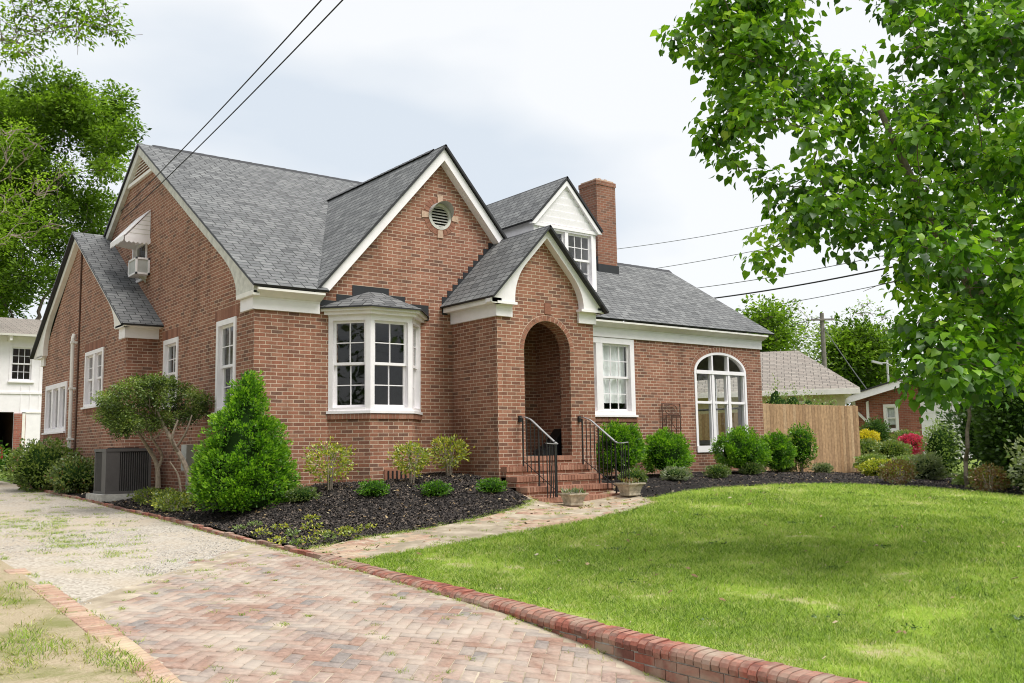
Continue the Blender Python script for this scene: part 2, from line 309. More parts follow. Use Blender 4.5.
class MB:
    def __init__(s): s.V = []; s.F = []; s.M = []; s.R = []
    def add(s, vs, fs, m=0, r=None):
        k = len(s.V); s.V += [tuple(v) for v in vs]
        r = random.random() if r is None else r
        for f in fs: s.F.append(tuple(i+k for i in f)); s.M.append(m); s.R.append(r)
    def obox(s, P, a, b, c, a0, a1, b0, b1, c0, c1, m=0, r=None):
        P, a, b, c = Vector(P), Vector(a), Vector(b), Vector(c)
        vs = [P+a*x+b*y+c*z for z in (c0, c1) for y in (b0, b1) for x in (a0, a1)]
        fs = [(0, 2, 3, 1), (4, 5, 7, 6), (0, 1, 5, 4), (2, 6, 7, 3), (0, 4, 6, 2), (1, 3, 7, 5)]
        if a.cross(b).dot(c) < 0: fs = [tuple(reversed(f)) for f in fs]
        s.add(vs, fs, m, r)
    def box(s, x0, x1, y0, y1, z0, z1, m=0, r=None):
        s.obox((0, 0, 0), (1, 0, 0), (0, 1, 0), (0, 0, 1), x0, x1, y0, y1, z0, z1, m, r)
    def prism(s, pts, off, m=0, mside=None, r=None):
        """pts: planar 3D polygon; off: extrusion vector"""
        pts = [Vector(p) for p in pts]; off = Vector(off); n = len(pts)
        nr = Vector((0, 0, 0))
        for i in range(n): nr += pts[i].cross(pts[(i+1) % n])
        flip = nr.dot(off) < 0
        vs = pts + [p+off for p in pts]; ms = m if mside is None else mside
        tri = tessellate_polygon([pts])
        for t in tri:
            a, b, c = t
            if (pts[b]-pts[a]).cross(pts[c]-pts[a]).dot(nr) < 0: a, c = c, a
            t0 = (a, b, c) if flip else (c, b, a); t1 = (c+n, b+n, a+n) if flip else (a+n, b+n, c+n)
            s._pf(vs, t0, m, r); s._pf(vs, t1, m, r)
        for i in range(n):
            j = (i+1) % n; q = (i, j, j+n, i+n)
            s._pf(vs, tuple(reversed(q)) if flip else q, ms, r)
    def _pf(s, vs, f, m, r):
        k = len(s.V); s.V += [tuple(vs[i]) for i in f]; s.F.append(tuple(range(k, k+len(f)))); s.M.append(m); s.R.append(random.random() if r is None else r)
    def tube(s, pts, rad, n=8, m=0, cap=True):
        pts = [Vector(p) for p in pts]; k0 = len(s.V); prev = None
        rad = rad if isinstance(rad, (list, tuple)) else [rad]*len(pts)
        for i, p in enumerate(pts):
            d = (pts[min(i+1, len(pts)-1)]-pts[max(i-1, 0)])
            if d.length < 1e-9: d = Vector((0, 0, 1))
            d.normalize()
            if prev is None: a = d.cross(Vector((0, 0, 1)) if abs(d.z) < 0.9 else Vector((1, 0, 0))).normalized()
            else: a = (prev-d*prev.dot(d)).normalized()
            prev = a; b = d.cross(a)
            for j in range(n):
                t = 2*math.pi*j/n; s.V.append(tuple(p+(a*math.cos(t)+b*math.sin(t))*rad[i]))
        r = random.random()
        for i in range(len(pts)-1):
            for j in range(n):
                a0 = k0+i*n+j; a1 = k0+i*n+(j+1) % n
                s.F.append((a0, a1, a1+n, a0+n)); s.M.append(m); s.R.append(r)
        if cap:
            s.F.append(tuple(reversed(range(k0, k0+n)))); s.M.append(m); s.R.append(r)
            e = k0+(len(pts)-1)*n; s.F.append(tuple(range(e, e+n))); s.M.append(m); s.R.append(r)
    def build(s, name, mats, parent=None, smooth=False, **kw):
        return finish(name, s.V, s.F, mats, parent, s.M, s.R, smooth, **kw)

def panel(mb, P, u, n, outer, holes=(), depth=0.11, m=0, back=0.0):
    """flat wall face with openings: outer/holes are (along, height) lists"""
    P, u, n = Vector(P), Vector(u).normalized(), Vector(n).normalized(); Z = Vector((0, 0, 1))
    loops = [list(outer)]+[list(h) for h in holes]
    l3 = [[Vector((a, b, 0)) for a, b in lp] for lp in loops]; flat = [q for lp in l3 for q in lp]
    W = [P+u*q.x+Z*q.y for q in flat]
    for t in tessellate_polygon(l3):
        a, b, c = t
        cr = (W[b]-W[a]).cross(W[c]-W[a])
        if cr.length < 1e-9: continue
        if cr.dot(n) < 0: a, c = c, a
        mb._pf(W, (a, b, c), m, None)
    for lp in loops[1:]:
        cx = sum(a for a, b in lp)/len(lp); cz = sum(b for a, b in lp)/len(lp); ctr = P+u*cx+Z*cz
        for i in range(len(lp)):
            j = (i+1) % len(lp); A = P+u*lp[i][0]+Z*lp[i][1]; B = P+u*lp[j][0]+Z*lp[j][1]
            q = [A, B, B-n*depth, A-n*depth]
            nn = (q[1]-q[0]).cross(q[2]-q[0])
            if nn.dot(ctr-(A+B)/2) < 0: q.reverse()
            mb._pf(q, (0, 1, 2, 3), m, None)

def rect(a0, a1, b0, b1): return [(a0, b0), (a1, b0), (a1, b1), (a0, b1)]

def window(parent, P, u, n, w, h, lights=1, cols=2, rows=2, style='hung', case=0.10, sill=True, curtain=False, label=None, mull=0.14, head=True, proud=0.025, paint='white_paint', deep=0.12):
    """P = lower-left outer corner of the white frame on the wall plane"""
    P, u, n = Vector(P), Vector(u).normalized(), Vector(n).normalized(); Z = Vector((0, 0, 1))
    fr = MB(); sa = MB(); gl = MB()
    def bx(mb, a0, a1, b0, b1, c0, c1):
        if mb is gl:   # a pane is one sheet facing out
            q = [P+u*a+Z*b+n*c1 for a, b in ((a0, b0), (a1, b0), (a1, b1), (a0, b1))]
            if (q[1]-q[0]).cross(q[2]-q[0]).dot(n) < 0: q.reverse()
            mb.add(q, [(0, 1, 2, 3)])
        else: mb.obox(P, u, Z, n, a0, a1, b0, b1, c0, c1)
    bx(fr, 0, case, 0, h, -deep, proud); bx(fr, w-case, w, 0, h, -deep, proud)
    bx(fr, case, w-case, h-case, h, -deep, proud); bx(fr, case, w-case, 0, case*0.7, -deep, proud+0.004)
    inner = w-2*case; lw = (inner-(lights-1)*mull)/lights
    for k in range(lights):
        a0 = case+k*(lw+mull); a1 = a0+lw; b0 = case*0.7; b1 = h-case
        if k: bx(fr, a0-mull, a0, case*0.7, h-case, -deep, proud-0.005)
        sf = 0.045; bar = 0.018
        if style == 'hung':
            mid = (b0+b1)/2
            for (z0, z1, c) in ((mid-0.02, b1, -0.045), (b0, mid+0.02, -0.085)):
                bx(sa, a0, a0+sf, z0, z1, c-0.035, c); bx(sa, a1-sf, a1, z0, z1, c-0.035, c)
                bx(sa, a0+sf, a1-sf, z1-sf, z1, c-0.035, c); bx(sa, a0+sf, a1-sf, z0, z0+sf*1.1, c-0.035, c)
                for i in range(1, cols):
                    x = a0+sf+(a1-a0-2*sf)*i/cols; bx(sa, x-bar/2, x+bar/2, z0+sf*1.1, z1-sf, c-0.026, c-0.003)
                for i in range(1, rows):
                    z = z0+sf+(z1-z0-2*sf)*i/rows; bx(sa, a0+sf, a1-sf, z-bar/2, z+bar/2, c-0.024, c-0.005)
                bx(gl, a0+sf*0.5, a1-sf*0.5, z0+sf*0.5, z1-sf*0.5, c-0.018, c-0.014)
        else:
            c = -0.05
            bx(sa, a0, a0+sf, b0, b1, c-0.035, c); bx(sa, a1-sf, a1, b0, b1, c-0.035, c)
            bx(sa, a0+sf, a1-sf, b1-sf, b1, c-0.035, c); bx(sa, a0+sf, a1-sf, b0, b0+sf, c-0.035, c)
            for i in range(1, cols):
                x = a0+sf+(a1-a0-2*sf)*i/cols; bx(sa, x-bar/2, x+bar/2, b0+sf, b1-sf, c-0.026, c-0.003)
            for i in range(1, rows):
                z = b0+sf+(b1-b0-2*sf)*i/rows; bx(sa, a0+sf, a1-sf, z-bar/2, z+bar/2, c-0.024, c-0.005)
            bx(gl, a0+sf*0.5, a1-sf*0.5, b0+sf*0.5, b1-sf*0.5, c-0.018, c-0.014)
    f = fr.build('window', paint, parent)
    if label: f['label'] = label
    sa.build('sash', paint, f); gl.build('pane', 'window_glass', f)
    if sill:
        s = MB(); s.obox(P, u, Z, n, -0.03, w+0.03, -0.045, 0.0, -0.02, proud+0.05); s.build('sill', paint, f)
    if curtain:
        nC = 90; V = []; F = []
        for i in range(nC+1):
            t = i/nC; a = case+inner*t; c = -deep-0.06+0.028*math.sin(t*70)+0.02*math.sin(t*23+1)
            gap = 0.0
            for b in (0.28, h-case): V.append(P+u*a+Z*b+n*c)
        for i in range(nC): F.append((2*i, 2*i+2, 2*i+3, 2*i+1))
        o = finish('curtain', V, F, 'curtain_cloth', f, smooth=True)
    return f

# ================================================================ terrain
DRY = [-30, 0, 3, 4.9, 5.6, 6.7, 8.5, 10, 15.5, 20, 25, 38, 60]
DRZ = [-0.5, -0.28, -0.19, -0.06, 0.05, 0.165, 0.25, 0.31, 0.47, 0.62, 0.76, 1.05, 1.05]
KY = [-30, 0, 3, 4.7, 5.5, 6.5, 8.5, 10, 12, 20, 25, 40]; KZ = [0.0, 0.1, 0.15, 0.165, 0.185, 0.23, 0.285, 0.345, 0.405, 0.65, 0.80, 1.1]
def drive_z(y): return interp(y, DRY, DRZ)
def kerb_z(y): return interp(y, KY, KZ)
def yard(x, y):
    r = 0.27*ss((x-5.3)/8.7)+0.13*ss((y-8)/7)*ss((x-5.2)/1.0)
    md = 0.32*ss((x-5.4)/2.6)*ss((y-12)/2.6)*(1-ss((x-10.1)/0.9))
    dip = -0.19*math.exp(-((x-11.6)**2/2.6+(y-12.5)**2/1.3))
    slope = -0.045*max(0, min(7, x-19))*ss((y-5)/5)
    yc = min(y, 16.5)
    far = ss((math.hypot(x, y)-27)/14)
    z = kerb_z(yc if x > 7.2 else yc+(y-yc)*(1-ss((x-5.2)/1.6)*0.4))+r+md+dip+slope
    if y > 16.5 and x <= 7.2: z = kerb_z(y)+0.16*ss((x-5.2)/1.0)
    return z*(1-far)+1.05*far
def left_yard(x, y):
    z = drive_z(y)+0.02+0.02*fbm(x, y, 3, 0.7)
    far = ss((math.hypot(x, y)-30)/14); return z*(1-far)+1.0*far
def H(x, y):
    if x > 5.15: return yard(x, y)
    if x > 2.0: return drive_z(y)
    return left_yard(x, y)

# base ground sheet to the horizon
xs = np.unique(np.concatenate([np.linspace(-12, 34, 116), [-1500, -700, -300, -150, -80, -45, -25, -18, 40, 50, 65, 90, 150, 300, 700, 1500], [2.0, 2.02, 5.0, 5.02, 5.2, 5.22]]))
ys = np.unique(np.concatenate([np.linspace(-8, 44, 131), [-1500, -700, -300, -120, -50, -25, -14, 50, 60, 75, 100, 160, 300, 700, 1500]]))
V = []; 
for y in ys:
    for x in xs:
        inside = -11 < x < 33 and -7 < y < 43
        z = H(x, y)-(0.05 if inside else 0.05)
        V.append((x, y, z))
nx = len(xs); F = [(j*nx+i, j*nx+i+1, (j+1)*nx+i+1, (j+1)*nx+i) for j in range(len(ys)-1) for i in range(nx-1)]
tag(finish('ground', V, F, 'far_grass', smooth=True), kind='structure')

def sheet(name, poly, zf, mat, step=0.25, kind='structure'):
    """surface over a plan polygon, following zf(x, y)"""
    xs_ = [p[0] for p in poly]; ys_ = [p[1] for p in poly]
    dense = []
    for i in range(len(poly)):
        a = Vector(poly[i]); b = Vector(poly[(i+1) % len(poly)]); k = max(1, int((b-a).length/step))
        dense += [a.lerp(b, t/k) for t in range(k)]
    n = len(dense); pts = list(dense); edges = [(i, (i+1) % n) for i in range(n)]
    y = min(ys_)+step/2; r = 0
    while y < max(ys_):
        x = min(xs_)+step/2+(step/2 if r % 2 else 0)
        while x < max(xs_): pts.append(Vector((x, y))); x += step
        y += step*0.87; r += 1
    res = delaunay_2d_cdt(pts, edges, [tuple(range(n))], 1, 1e-5)
    V = [(p.x, p.y, zf(p.x, p.y)) for p in res[0]]; F = []
    for f in res[2]:
        a, b, c = [res[0][i] for i in f[:3]]
        if (b-a).cross(c-a) < 0: f = list(reversed(f))
        F.append(tuple(f))
    return tag(finish(name, V, F, mat, smooth=True), kind=kind)

def smooth_line(pts, k=6):
    out = []; P = [Vector(p) for p in pts]
    for i in range(len(P)-1):
        p0 = P[max(0, i-1)]; p1 = P[i]; p2 = P[i+1]; p3 = P[min(len(P)-1, i+2)]
        for t in range(k):
            t /= k; out.append(0.5*((2*p1)+(p2-p0)*t+(2*p0-5*p1+4*p2-p3)*t*t+(3*p1-p0-3*p2+p3)*t*t*t))
    out.append(P[-1]); return out

PATH_TOP = smooth_line([(5.28, 11.0), (6.2, 11.15), (7.3, 11.35), (8.6, 11.75), (9.6, 12.3), (10.35, 12.85)])
PATH_BOT = smooth_line([(5.28, 9.75), (6.6, 9.98), (8.05, 10.2), (9.44, 10.35), (10.83, 10.75), (11.9, 11.3), (12.6, 12.2)])
BED_R = smooth_line([(12.6, 12.2), (13.3, 12.15), (13.9, 12.1), (14.9, 12.02), (16.1, 11.92), (17.1, 11.65), (17.75, 11.15), (18.25, 10.5), (18.45, 9.8), (18.45, 9.0), (18.0, 8.0), (17.2, 7.0), (15.6, 5.6), (14.2, 4.2)])
def in_poly(x, y, poly):
    c = False; n = len(poly)
    for i in range(n):
        x1, y1 = poly[i][0], poly[i][1]; x2, y2 = poly[i-1][0], poly[i-1][1]
        if (y1 > y) != (y2 > y) and x < (x2-x1)*(y-y1)/(y2-y1)+x1: c = not c
    return c
lawn_poly = [(5.22, -3)]+[(5.22, 9.75)]+[tuple(p) for p in PATH_BOT]+[tuple(p) for p in BED_R[1:]]+[(13.2, 3.0), (12.8, -3)]
sheet('lawn', lawn_poly, lambda x, y: yard(x, y)+0.004, 'lawn_soil', 0.3)
bedL = [(5.22, 11.0)]+[tuple(p) for p in PATH_TOP[1:]]+[(10.5, 13.4), (10.5, 15.8), (6.5, 15.8), (6.5, 21.0), (5.9, 21.0), (5.9, 29.5), (5.0, 29.5), (5.0, 22)]
mz = lambda x, y: yard(x, y)+0.010+0.028*fbm(x, y, 1, 2.2)+0.012*fbm(x, y, 5, 9)
sheet('mulch_bed', bedL, mz, 'mulch', 0.1)
bedR = [tuple(p) for p in BED_R]+[(15.6, 3.4), (18, 5.2), (21, 8.0), (24, 11.5), (27, 13.8), (27, 15.9), (12.7, 15.9), (12.7, 12.8)]
sheet('mulch_bed', bedR, mz, 'mulch', 0.14)
path_poly = [tuple(p) for p in PATH_BOT]+[(12.75, 12.9), (12.75, 13.4), (10.35, 13.4)]+[tuple(p) for p in reversed(PATH_TOP)]
sheet('path', path_poly, lambda x, y: yard(x, y)+0.008, 'sand_joint', 0.2)
sheet('driveway', [(2.05, -4), (5.12, -4), (5.12, 22), (5.0, 30), (4.6, 40), (0.5, 40), (1.0, 28), (1.9, 20)], lambda x, y: H(min(x, 5.1), y)+0.004+0.006*fbm(x, y, 2, 1.5), 'gravel', 0.35)
sheet('verge', [(2.06, -4), (2.06, 20), (1.0, 28), (-3, 34), (-11, 30), (-11, -4)], lambda x, y: left_yard(x, y)+0.010, 'sandy_soil', 0.35)

# --- brick surfaces laid brick by brick
def lay(name, bricks, mat, zf, thick=0.05, chamfer=0.006, sink=0.0):
    """bricks: (x, y, angle, length, width, lift)"""
    Vt = []; Ft = []; R = []
    for (x, y, a, l, wd, dz) in bricks:
        ca, sa_ = math.cos(a), math.sin(a); k = len(Vt)
        tx, ty = random.gauss(0, 0.010), random.gauss(0, 0.010)
        for (z, ins) in ((-thick, 0), (-chamfer, 0), (0, chamfer)):
            for sx, sy in ((-1, -1), (1, -1), (1, 1), (-1, 1)):
                lx, ly = sx*(l/2-ins), sy*(wd/2-ins); X = x+lx*ca-ly*sa_; Y = y+lx*sa_+ly*ca
                Vt.append((X, Y, zf(X, Y)+z+dz+lx*tx+ly*ty))
        r = random.random()
        for q in ((0, 1, 5, 4), (1, 2, 6, 5), (2, 3, 7, 6), (3, 0, 4, 7), (4, 5, 9, 8), (5, 6, 10, 9), (6, 7, 11, 10), (7, 4, 8, 11), (8, 9, 10, 11)):
            Ft.append(tuple(i+k for i in q)); R.append(r)
    return finish(name, Vt, np.array(Ft), mat, rnd=R, uv=False)

pv = []; a45 = math.radians(45); S = 0.105; c45 = math.cos(a45); 
for i in range(-80, 130):
    for j in range(-80, 130):
        k = (i-j) % 4   # herringbone on a grid of half-brick cells
        if k == 0: cx_, cy_, hor = i+1.0, j+0.5, True
        elif k == 3: cx_, cy_, hor = i+0.5, j+1.0, False   # cells (i,j),(i,j+1)
        else: continue
        X = 3.5+(cx_*c45-cy_*c45)*S; Y = 7.0+(cx_*c45+cy_*c45)*S
        if not (2.12 < X < 5.02 and 0.5 < Y < 12.5): continue
        lim = 8.9+1.15*(X-2.2)+0.5*fbm(X, Y, 9, 0.9)
        if Y > lim+random.gauss(0, 0.15): continue
        sunk = -0.009*ss((Y-(lim-1.2))/1.2)
        pv.append((X, Y, a45 if hor else a45+math.pi/2, 2*S-0.006, S-0.006, 0.016+sunk+random.gauss(0, 0.0018)+0.006*fbm(X, Y, 0, 1.1)))
tag(lay('brick_paving', pv, 'paver', lambda x, y: drive_z(y)), kind='structure')
sheet('paving_sand', [(2.03, 0.5), (5.08, 0.5), (5.08, 12.2), (3.6, 10.6), (2.03, 9.0)], lambda x, y: drive_z(y)+0.0075+0.004*fbm(x, y, 4, 3), 'sand_joint', 0.2)
eb = []
y = -1.0
while y < 11.5:
    x = 2.03+0.03*math.sin(y*0.8)
    if (5.9 < y < 10.2 or fbm(0.3, y, 6, 0.5) > 0.12) and random.random() > 0.04: eb.append((x, y, math.pi/2+random.gauss(0, 0.02)+math.pi/2, 0.205, 0.068, 0.018+random.gauss(0, 0.003)))
    y += 0.0745
tag(lay('edging_course', eb, 'path_brick', lambda x, y: left_yard(min(x, 1.99), y)), kind='structure')
pb = []
tp = PATH_TOP
for i in range(0, 110):
    for j in range(0, 60):
        X = 5.3+i*0.105*2; Y = 9.6+j*0.108
        if j % 2: X += 0.105
        if in_poly(X, Y, path_poly) and fbm(X, Y, 8, 0.8) > -0.35: pb.append((X, Y, random.gauss(0, 0.02), 0.2, 0.1, 0.006+0.010*fbm(X, Y, 2, 1.2)+random.gauss(0, 0.002)))
tag(lay('path_paving', pb, 'path_brick', lambda x, y: yard(x, y)), kind='structure')

# kerb: rowlock cap over a low brick face along the drive
kb = MB(); y = 1.0
while y < 10.2:
    z = kerb_z(y)+0.015+random.gauss(0, 0.003); x0 = 5.035+random.gauss(0, 0.004); x1 = 5.235; yw = 0.066
    prof = [(x0+0.004, z-0.092), (x0-0.004, z-0.055), (x0+0.008, z-0.028), (x0+0.035, z-0.008), (x0+0.075, z), (x1-0.02, z+0.004), (x1, z-0.01), (x1, z-0.092)]
    kb.prism([(a, y, b) for a, b in prof], (0, yw, 0)); y += 0.0765
kb.build('kerb_cap', ['kerb_brick'], uv=False); tag(bpy.data.objects['kerb_cap'], kind='structure')
kj = MB(); n = 60
for i in range(n):
    ya = 1.0+(10.2-1.0)*i/n; yb = 1.0+(10.2-1.0)*(i+1)/n; zz = kerb_z(ya)-0.008; zn = kerb_z(yb)-0.008
    kj.add([(5.05, ya, zz-0.02), (5.05, yb, zn-0.02), (5.08, yb, zn), (5.08, ya, zz), (5.225, yb, zn), (5.225, ya, zz), (5.05, ya, zz-0.5), (5.05, yb, zn-0.5)],
           [(0, 3, 2, 1), (3, 5, 4, 2), (6, 0, 1, 7)])
kj.build('kerb_mortar', ['concrete'], uv=False); tag(bpy.data.objects['kerb_mortar'], kind='structure')
kw = []; 
kwm = MB()
for row in range(0, 6):
    y = 0.9+(0.105 if row % 2 else 0)
    while y < 9.6:
        zt = kerb_z(y)-0.084-row*0.072
        if zt > drive_z(y)-0.06: kwm.obox((5.042+random.gauss(0, 0.003), y, zt-0.062), (1, 0, 0), (0, 1, 0), (0, 0, 1), 0, 0.1, 0, 0.2, 0, 0.062)
        y += 0.21
kwm.build('kerb_wall', ['kerb_brick'], uv=False); tag(bpy.data.objects['kerb_wall'], kind='structure')
ke = MB(); y = 10.25
while y < 27:
    z = kerb_z(y)+0.02+random.gauss(0, 0.008); l = random.uniform(0.19, 0.21); x = 5.10+0.03*math.sin(y*1.3)-0.02*max(0, y-16)
    a = random.gauss(0, 0.04); ke.obox((x, y, z-0.08), (math.cos(a), math.sin(a), 0), (-math.sin(a), math.cos(a), random.gauss(0.03, 0.02)), (0, 0, 1), -0.04, 0.04, 0, l, 0, 0.075); y += l+0.012
ke.build('bed_edging', ['kerb_brick'], uv=False); tag(bpy.data.objects['bed_edging'], kind='structure')

# ================================================================ the house
X0, Y0 = 6.38, 15.5; X1, YW = 5.72, 20.8; XR = 20.34; ZB = 4.06; ZE = 4.43; ZG = 0.3; SL = 0.62
house = empty('brick_house', (X0, Y0, 0.9), 'red brick cottage with steep grey gables, arched porch and white bay window', 'house')
UX, UY, NX, NY = (1, 0, 0), (0, 1, 0), (-1, 0, 0), (0, -1, 0)
# front wall with its gable
GX, GZ = 10.24, 7.62; GS = 1.14
wl = MB()
arcx0, arcx1, arz0, arzs, arzt = 17.70, 19.70, 1.40, 3.38, 3.90
AC = (arcx0+arcx1)/2; AR = (arcx1-arcx0)/2
def arch_outline(d=0.0, n=16):
    return [(arcx0-d, arz0-d*0), (arcx1+d, arz0)] + [(AC+(AR+d)*math.cos(math.pi*i/n), arzs+(arzt-arzs+d)*math.sin(math.pi*i/n)) for i in range(n+1)]
front = [(X0, ZG), (XR, ZG), (XR, ZB+0.2), (13.2, ZB+0.2), (GX, GZ-0.02), (GX-(GZ-ZB-0.2)/GS, ZB+0.2), (X0, ZB+0.2)]
vent_c = (10.25, 6.24)
circ = [(vent_c[0]+0.27*math.cos(t*math.pi/12), vent_c[1]+0.27*math.sin(t*math.pi/12)) for t in range(24)]
panel(wl, (0, Y0, 0), UX, NY, front, [rect(7.98, 9.58, 2.35, 4.02), circ, rect(13.42, 15.62, 2.29, 4.05), arch_outline()], 0.12)
# side wall with the big gable
RY, RZ = 22.3, 8.78
side = [(Y0, ZG), (29.1, ZG), (29.1, ZB+0.2), (RY, RZ-0.12), (Y0, ZB+0.45)]
panel(wl, (X0, 0, 0), UY, NX, side, [rect(16.30, 17.25, 2.33, 4.03), rect(19.44, 20.36, 2.55, 3.98), rect(21.75, 22.85, 5.55, 6.55)], 0.12)
# right end, rear
panel(wl, (XR, 0, 0), UY, (1, 0, 0), [(Y0, ZG), (22.2, ZG), (22.2, ZB+0.2), (18.85, 6.55), (Y0, ZB+0.2)], [rect(16.1, 18.1, 1.6, 3.5)], 0.12)
panel(wl, (0, 22.2, 0), UX, (0, 1, 0), rect(15.3, XR, ZG, ZB+0.3))
panel(wl, (0, 29.1, 0), UX, (0, 1, 0), rect(X0, 15.3, ZG, ZB+0.3))
panel(wl, (15.3, 0, 0), UY, (1, 0, 0), [(15.9, 4.3), (29.0, ZG), (29.0, 4.4), (RY, RZ-0.1), (15.9, 4.9)])
wall = wl.build('wall', 'house_brick', house)
# attached rear wing (projects to the left)
ww = MB(); WRY, WRZ = 25.1, 7.18
panel(ww, (X1, 0, 0), UY, NX, [(YW, ZG), (28.95, ZG), (28.95, ZB+0.2), (WRY, WRZ-0.12), (YW, ZB+0.45)], [rect(22.55, 24.18, 2.71, 4.03), rect(25.95, 28.38, 2.19, 3.47)], 0.12)
panel(ww, (0, YW, 0), UX, NY, rect(X1, X0+0.05, ZG, ZB+0.25)); panel(ww, (0, 28.95, 0), UX, (0, 1, 0), rect(X1, X0+0.05, ZG, ZB+0.25))
ww.build('wing_wall', 'house_brick', house)

# soldier-course lintels and rowlock sills, brick by brick
def course(mb, P, u, n, a0, a1, b0, b1, proud=0.006, pitch=0.0745):
    P, u, n = Vector(P), Vector(u).normalized(), Vector(n).normalized(); k = max(1, round((a1-a0)/pitch)); st = (a1-a0)/k
    mb.obox(P, u, (0, 0, 1), n, a0+0.001, a1-0.001, b0+0.001, b1-0.001, -0.04, proud-0.004, 1)
    for i in range(k): mb.obox(P, u, (0, 0, 1), n, a0+i*st+0.004, a0+(i+1)*st-0.004, b0, b1, -0.05, proud+random.uniform(0, 0.002))
def trim(nm, *a, **k):
    t_ = MB(); course(t_, *a, **k); return t_.build(nm, ['brick_piece', 'mortar'], house)
for (y0, y1, z) in ((16.28, 17.27, 4.03), (19.42, 20.38, 3.98)): trim('lintel', (X0, 0, 0), UY, NX, y0-0.1, y1+0.1, z+0.01, z+0.21)
trim('lintel', (X1, 0, 0), UY, NX, 22.45, 24.28, 4.04, 4.24)
trim('brick_sill', (X1, 0, 0), UY, NX, 22.5, 24.23, 2.57, 2.67, 0.03); trim('brick_sill', (X1, 0, 0), UY, NX, 25.9, 28.43, 2.05, 2.15, 0.03)
trim('brick_sill', (0, Y0, 0), UX, NY, 13.4, 15.68, 2.14, 2.24, 0.035)
for (y0, y1, z) in ((16.28, 17.27, 2.33), (19.42, 20.38, 2.55)): trim('brick_sill', (X0, 0, 0), UY, NX, y0, y1, z-0.15, z-0.05, 0.03)
# arch ring over the big window
tr = MB(); n = 30
for i in range(n):
    t0 = math.pi*(i+0.08)/n; t1 = math.pi*(i+0.92)/n; q = []
    for t, r in ((t0, 0.01), (t1, 0.01), (t1, 0.12), (t0, 0.12)): q.append((AC+(AR+r)*math.cos(t), Y0-0.006, arzs+(arzt-arzs+r)*math.sin(t)))
    tr.prism(q, (0, 0.05, 0))
for i in range(30):
    t0 = math.pi*i/30; t1 = math.pi*(i+1)/30
    tr.prism([(AC+(AR+r)*math.cos(t), Y0-0.002, arzs+(arzt-arzs+r)*math.sin(t)) for t, r in ((t0, 0.004), (t1, 0.004), (t1, 0.126), (t0, 0.126))], (0, 0.04, 0), 1)
tr.build('arch_ring', ['brick_piece', 'mortar'], house); tr = MB()
for i in range(24):
    t0 = 2*math.pi*(i+0.06)/24; t1 = 2*math.pi*(i+0.94)/24
    tr.prism([(vent_c[0]+r*math.cos(t), Y0-0.006, vent_c[1]+r*math.sin(t)) for t, r in ((t0, 0.28), (t1, 0.28), (t1, 0.39), (t0, 0.39))], (0, 0.05, 0))
tr.build('vent_ring', 'brick_piece', house)
for k in range(4):
    ky = MB()
    a = k*math.pi/2; d = Vector((math.cos(a), 0, math.sin(a))); t = Vector((-math.sin(a), 0, math.cos(a))); C0 = Vector((vent_c[0], Y0, vent_c[1]))
    ky.prism([C0+d*0.28-t*0.05, C0+d*0.28+t*0.05, C0+d*0.44+t*0.07, C0+d*0.44-t*0.07], (0, -0.018, 0)); ky.build('keystone', 'vent_stone', house)
# round louvred vent with its hood
vt = MB(); C0 = Vector((vent_c[0], Y0, vent_c[1]))
for i in range(24):
    t0 = 2*math.pi*i/24; t1 = 2*math.pi*(i+1)/24
    q = [C0+Vector((r*math.cos(t), -0.012, r*math.sin(t))) for t, r in ((t0, 0.21), (t1, 0.21), (t1, 0.27), (t0, 0.27))]; vt.prism(q, (0, 0.06, 0))
vf = vt.build('gable_vent', 'weathered_paint', house)
lv = MB()
for i in range(7):
    z = -0.18+i*0.06; hw = math.sqrt(max(0.0, 0.215**2-z*z)); lv.obox(C0+Vector((0, 0.02, z)), (1, 0, 0), (0, 0.8, 0.6), (0, -0.6, 0.8), -hw, hw, -0.03, 0.03, -0.004, 0.004)
lv.build('louver', 'weathered_paint', vf)
bk = MB(); bk.prism([C0+Vector((0.25*math.cos(t*math.pi/12), 0.09, 0.25*math.sin(t*math.pi/12))) for t in range(24)], (0, 0.01, 0)); bk.build('vent_shade_disc', 'opening_shade', vf)  # near-black disc painted as the shade behind the louvres
hd = MB(); k = 14
for i in range(k):
    t0 = math.pi*(0.02+0.96*i/k); t1 = math.pi*(0.02+0.96*(i+1)/k)
    def hp(t, y): return C0+Vector((0.275*math.cos(t), y, 0.275*math.sin(t)))
    f0 = 0.02+0.22*math.sin(t0)**0.7; f1 = 0.02+0.22*math.sin(t1)**0.7
    hd.add([hp(t0, -0.0), hp(t1, -0.0), hp(t1, -f1), hp(t0, -f0)], [(0, 1, 2, 3)])
hd.build('hood', 'galvanised', vf)

# interior shell: floor, ceiling and partitions seen through the glass
it = MB()
it.box(6.52, 20.2, 15.66, 15.67, 0, 0) if False else None
it.box(6.6, 20.15, 15.75, 21.8, 1.22, 1.28, 1); it.box(6.6, 20.15, 15.7, 21.8, 4.0, 4.06)
it.box(6.6, 16.6, 19.3, 19.4, 1.28, 4.0); it.box(16.6, 16.7, 15.7, 21.8, 1.28, 4.0); it.box(12.9, 13.0, 15.7, 19.3, 1.28, 4.0); it.box(16.7, 20.2, 21.0, 21.1, 1.28, 4.0, 2); it.box(20.19, 20.21, 15.75, 16.1, 1.28, 4.0, 2); it.box(20.19, 20.21, 18.1, 21.0, 1.28, 4.0, 2); it.box(20.19, 20.21, 16.1, 18.1, 1.28, 1.6, 2); it.box(20.19, 20.21, 16.1, 18.1, 3.5, 4.0, 2); it.box(16.71, 16.72, 15.75, 21.0, 1.28, 4.0, 2)
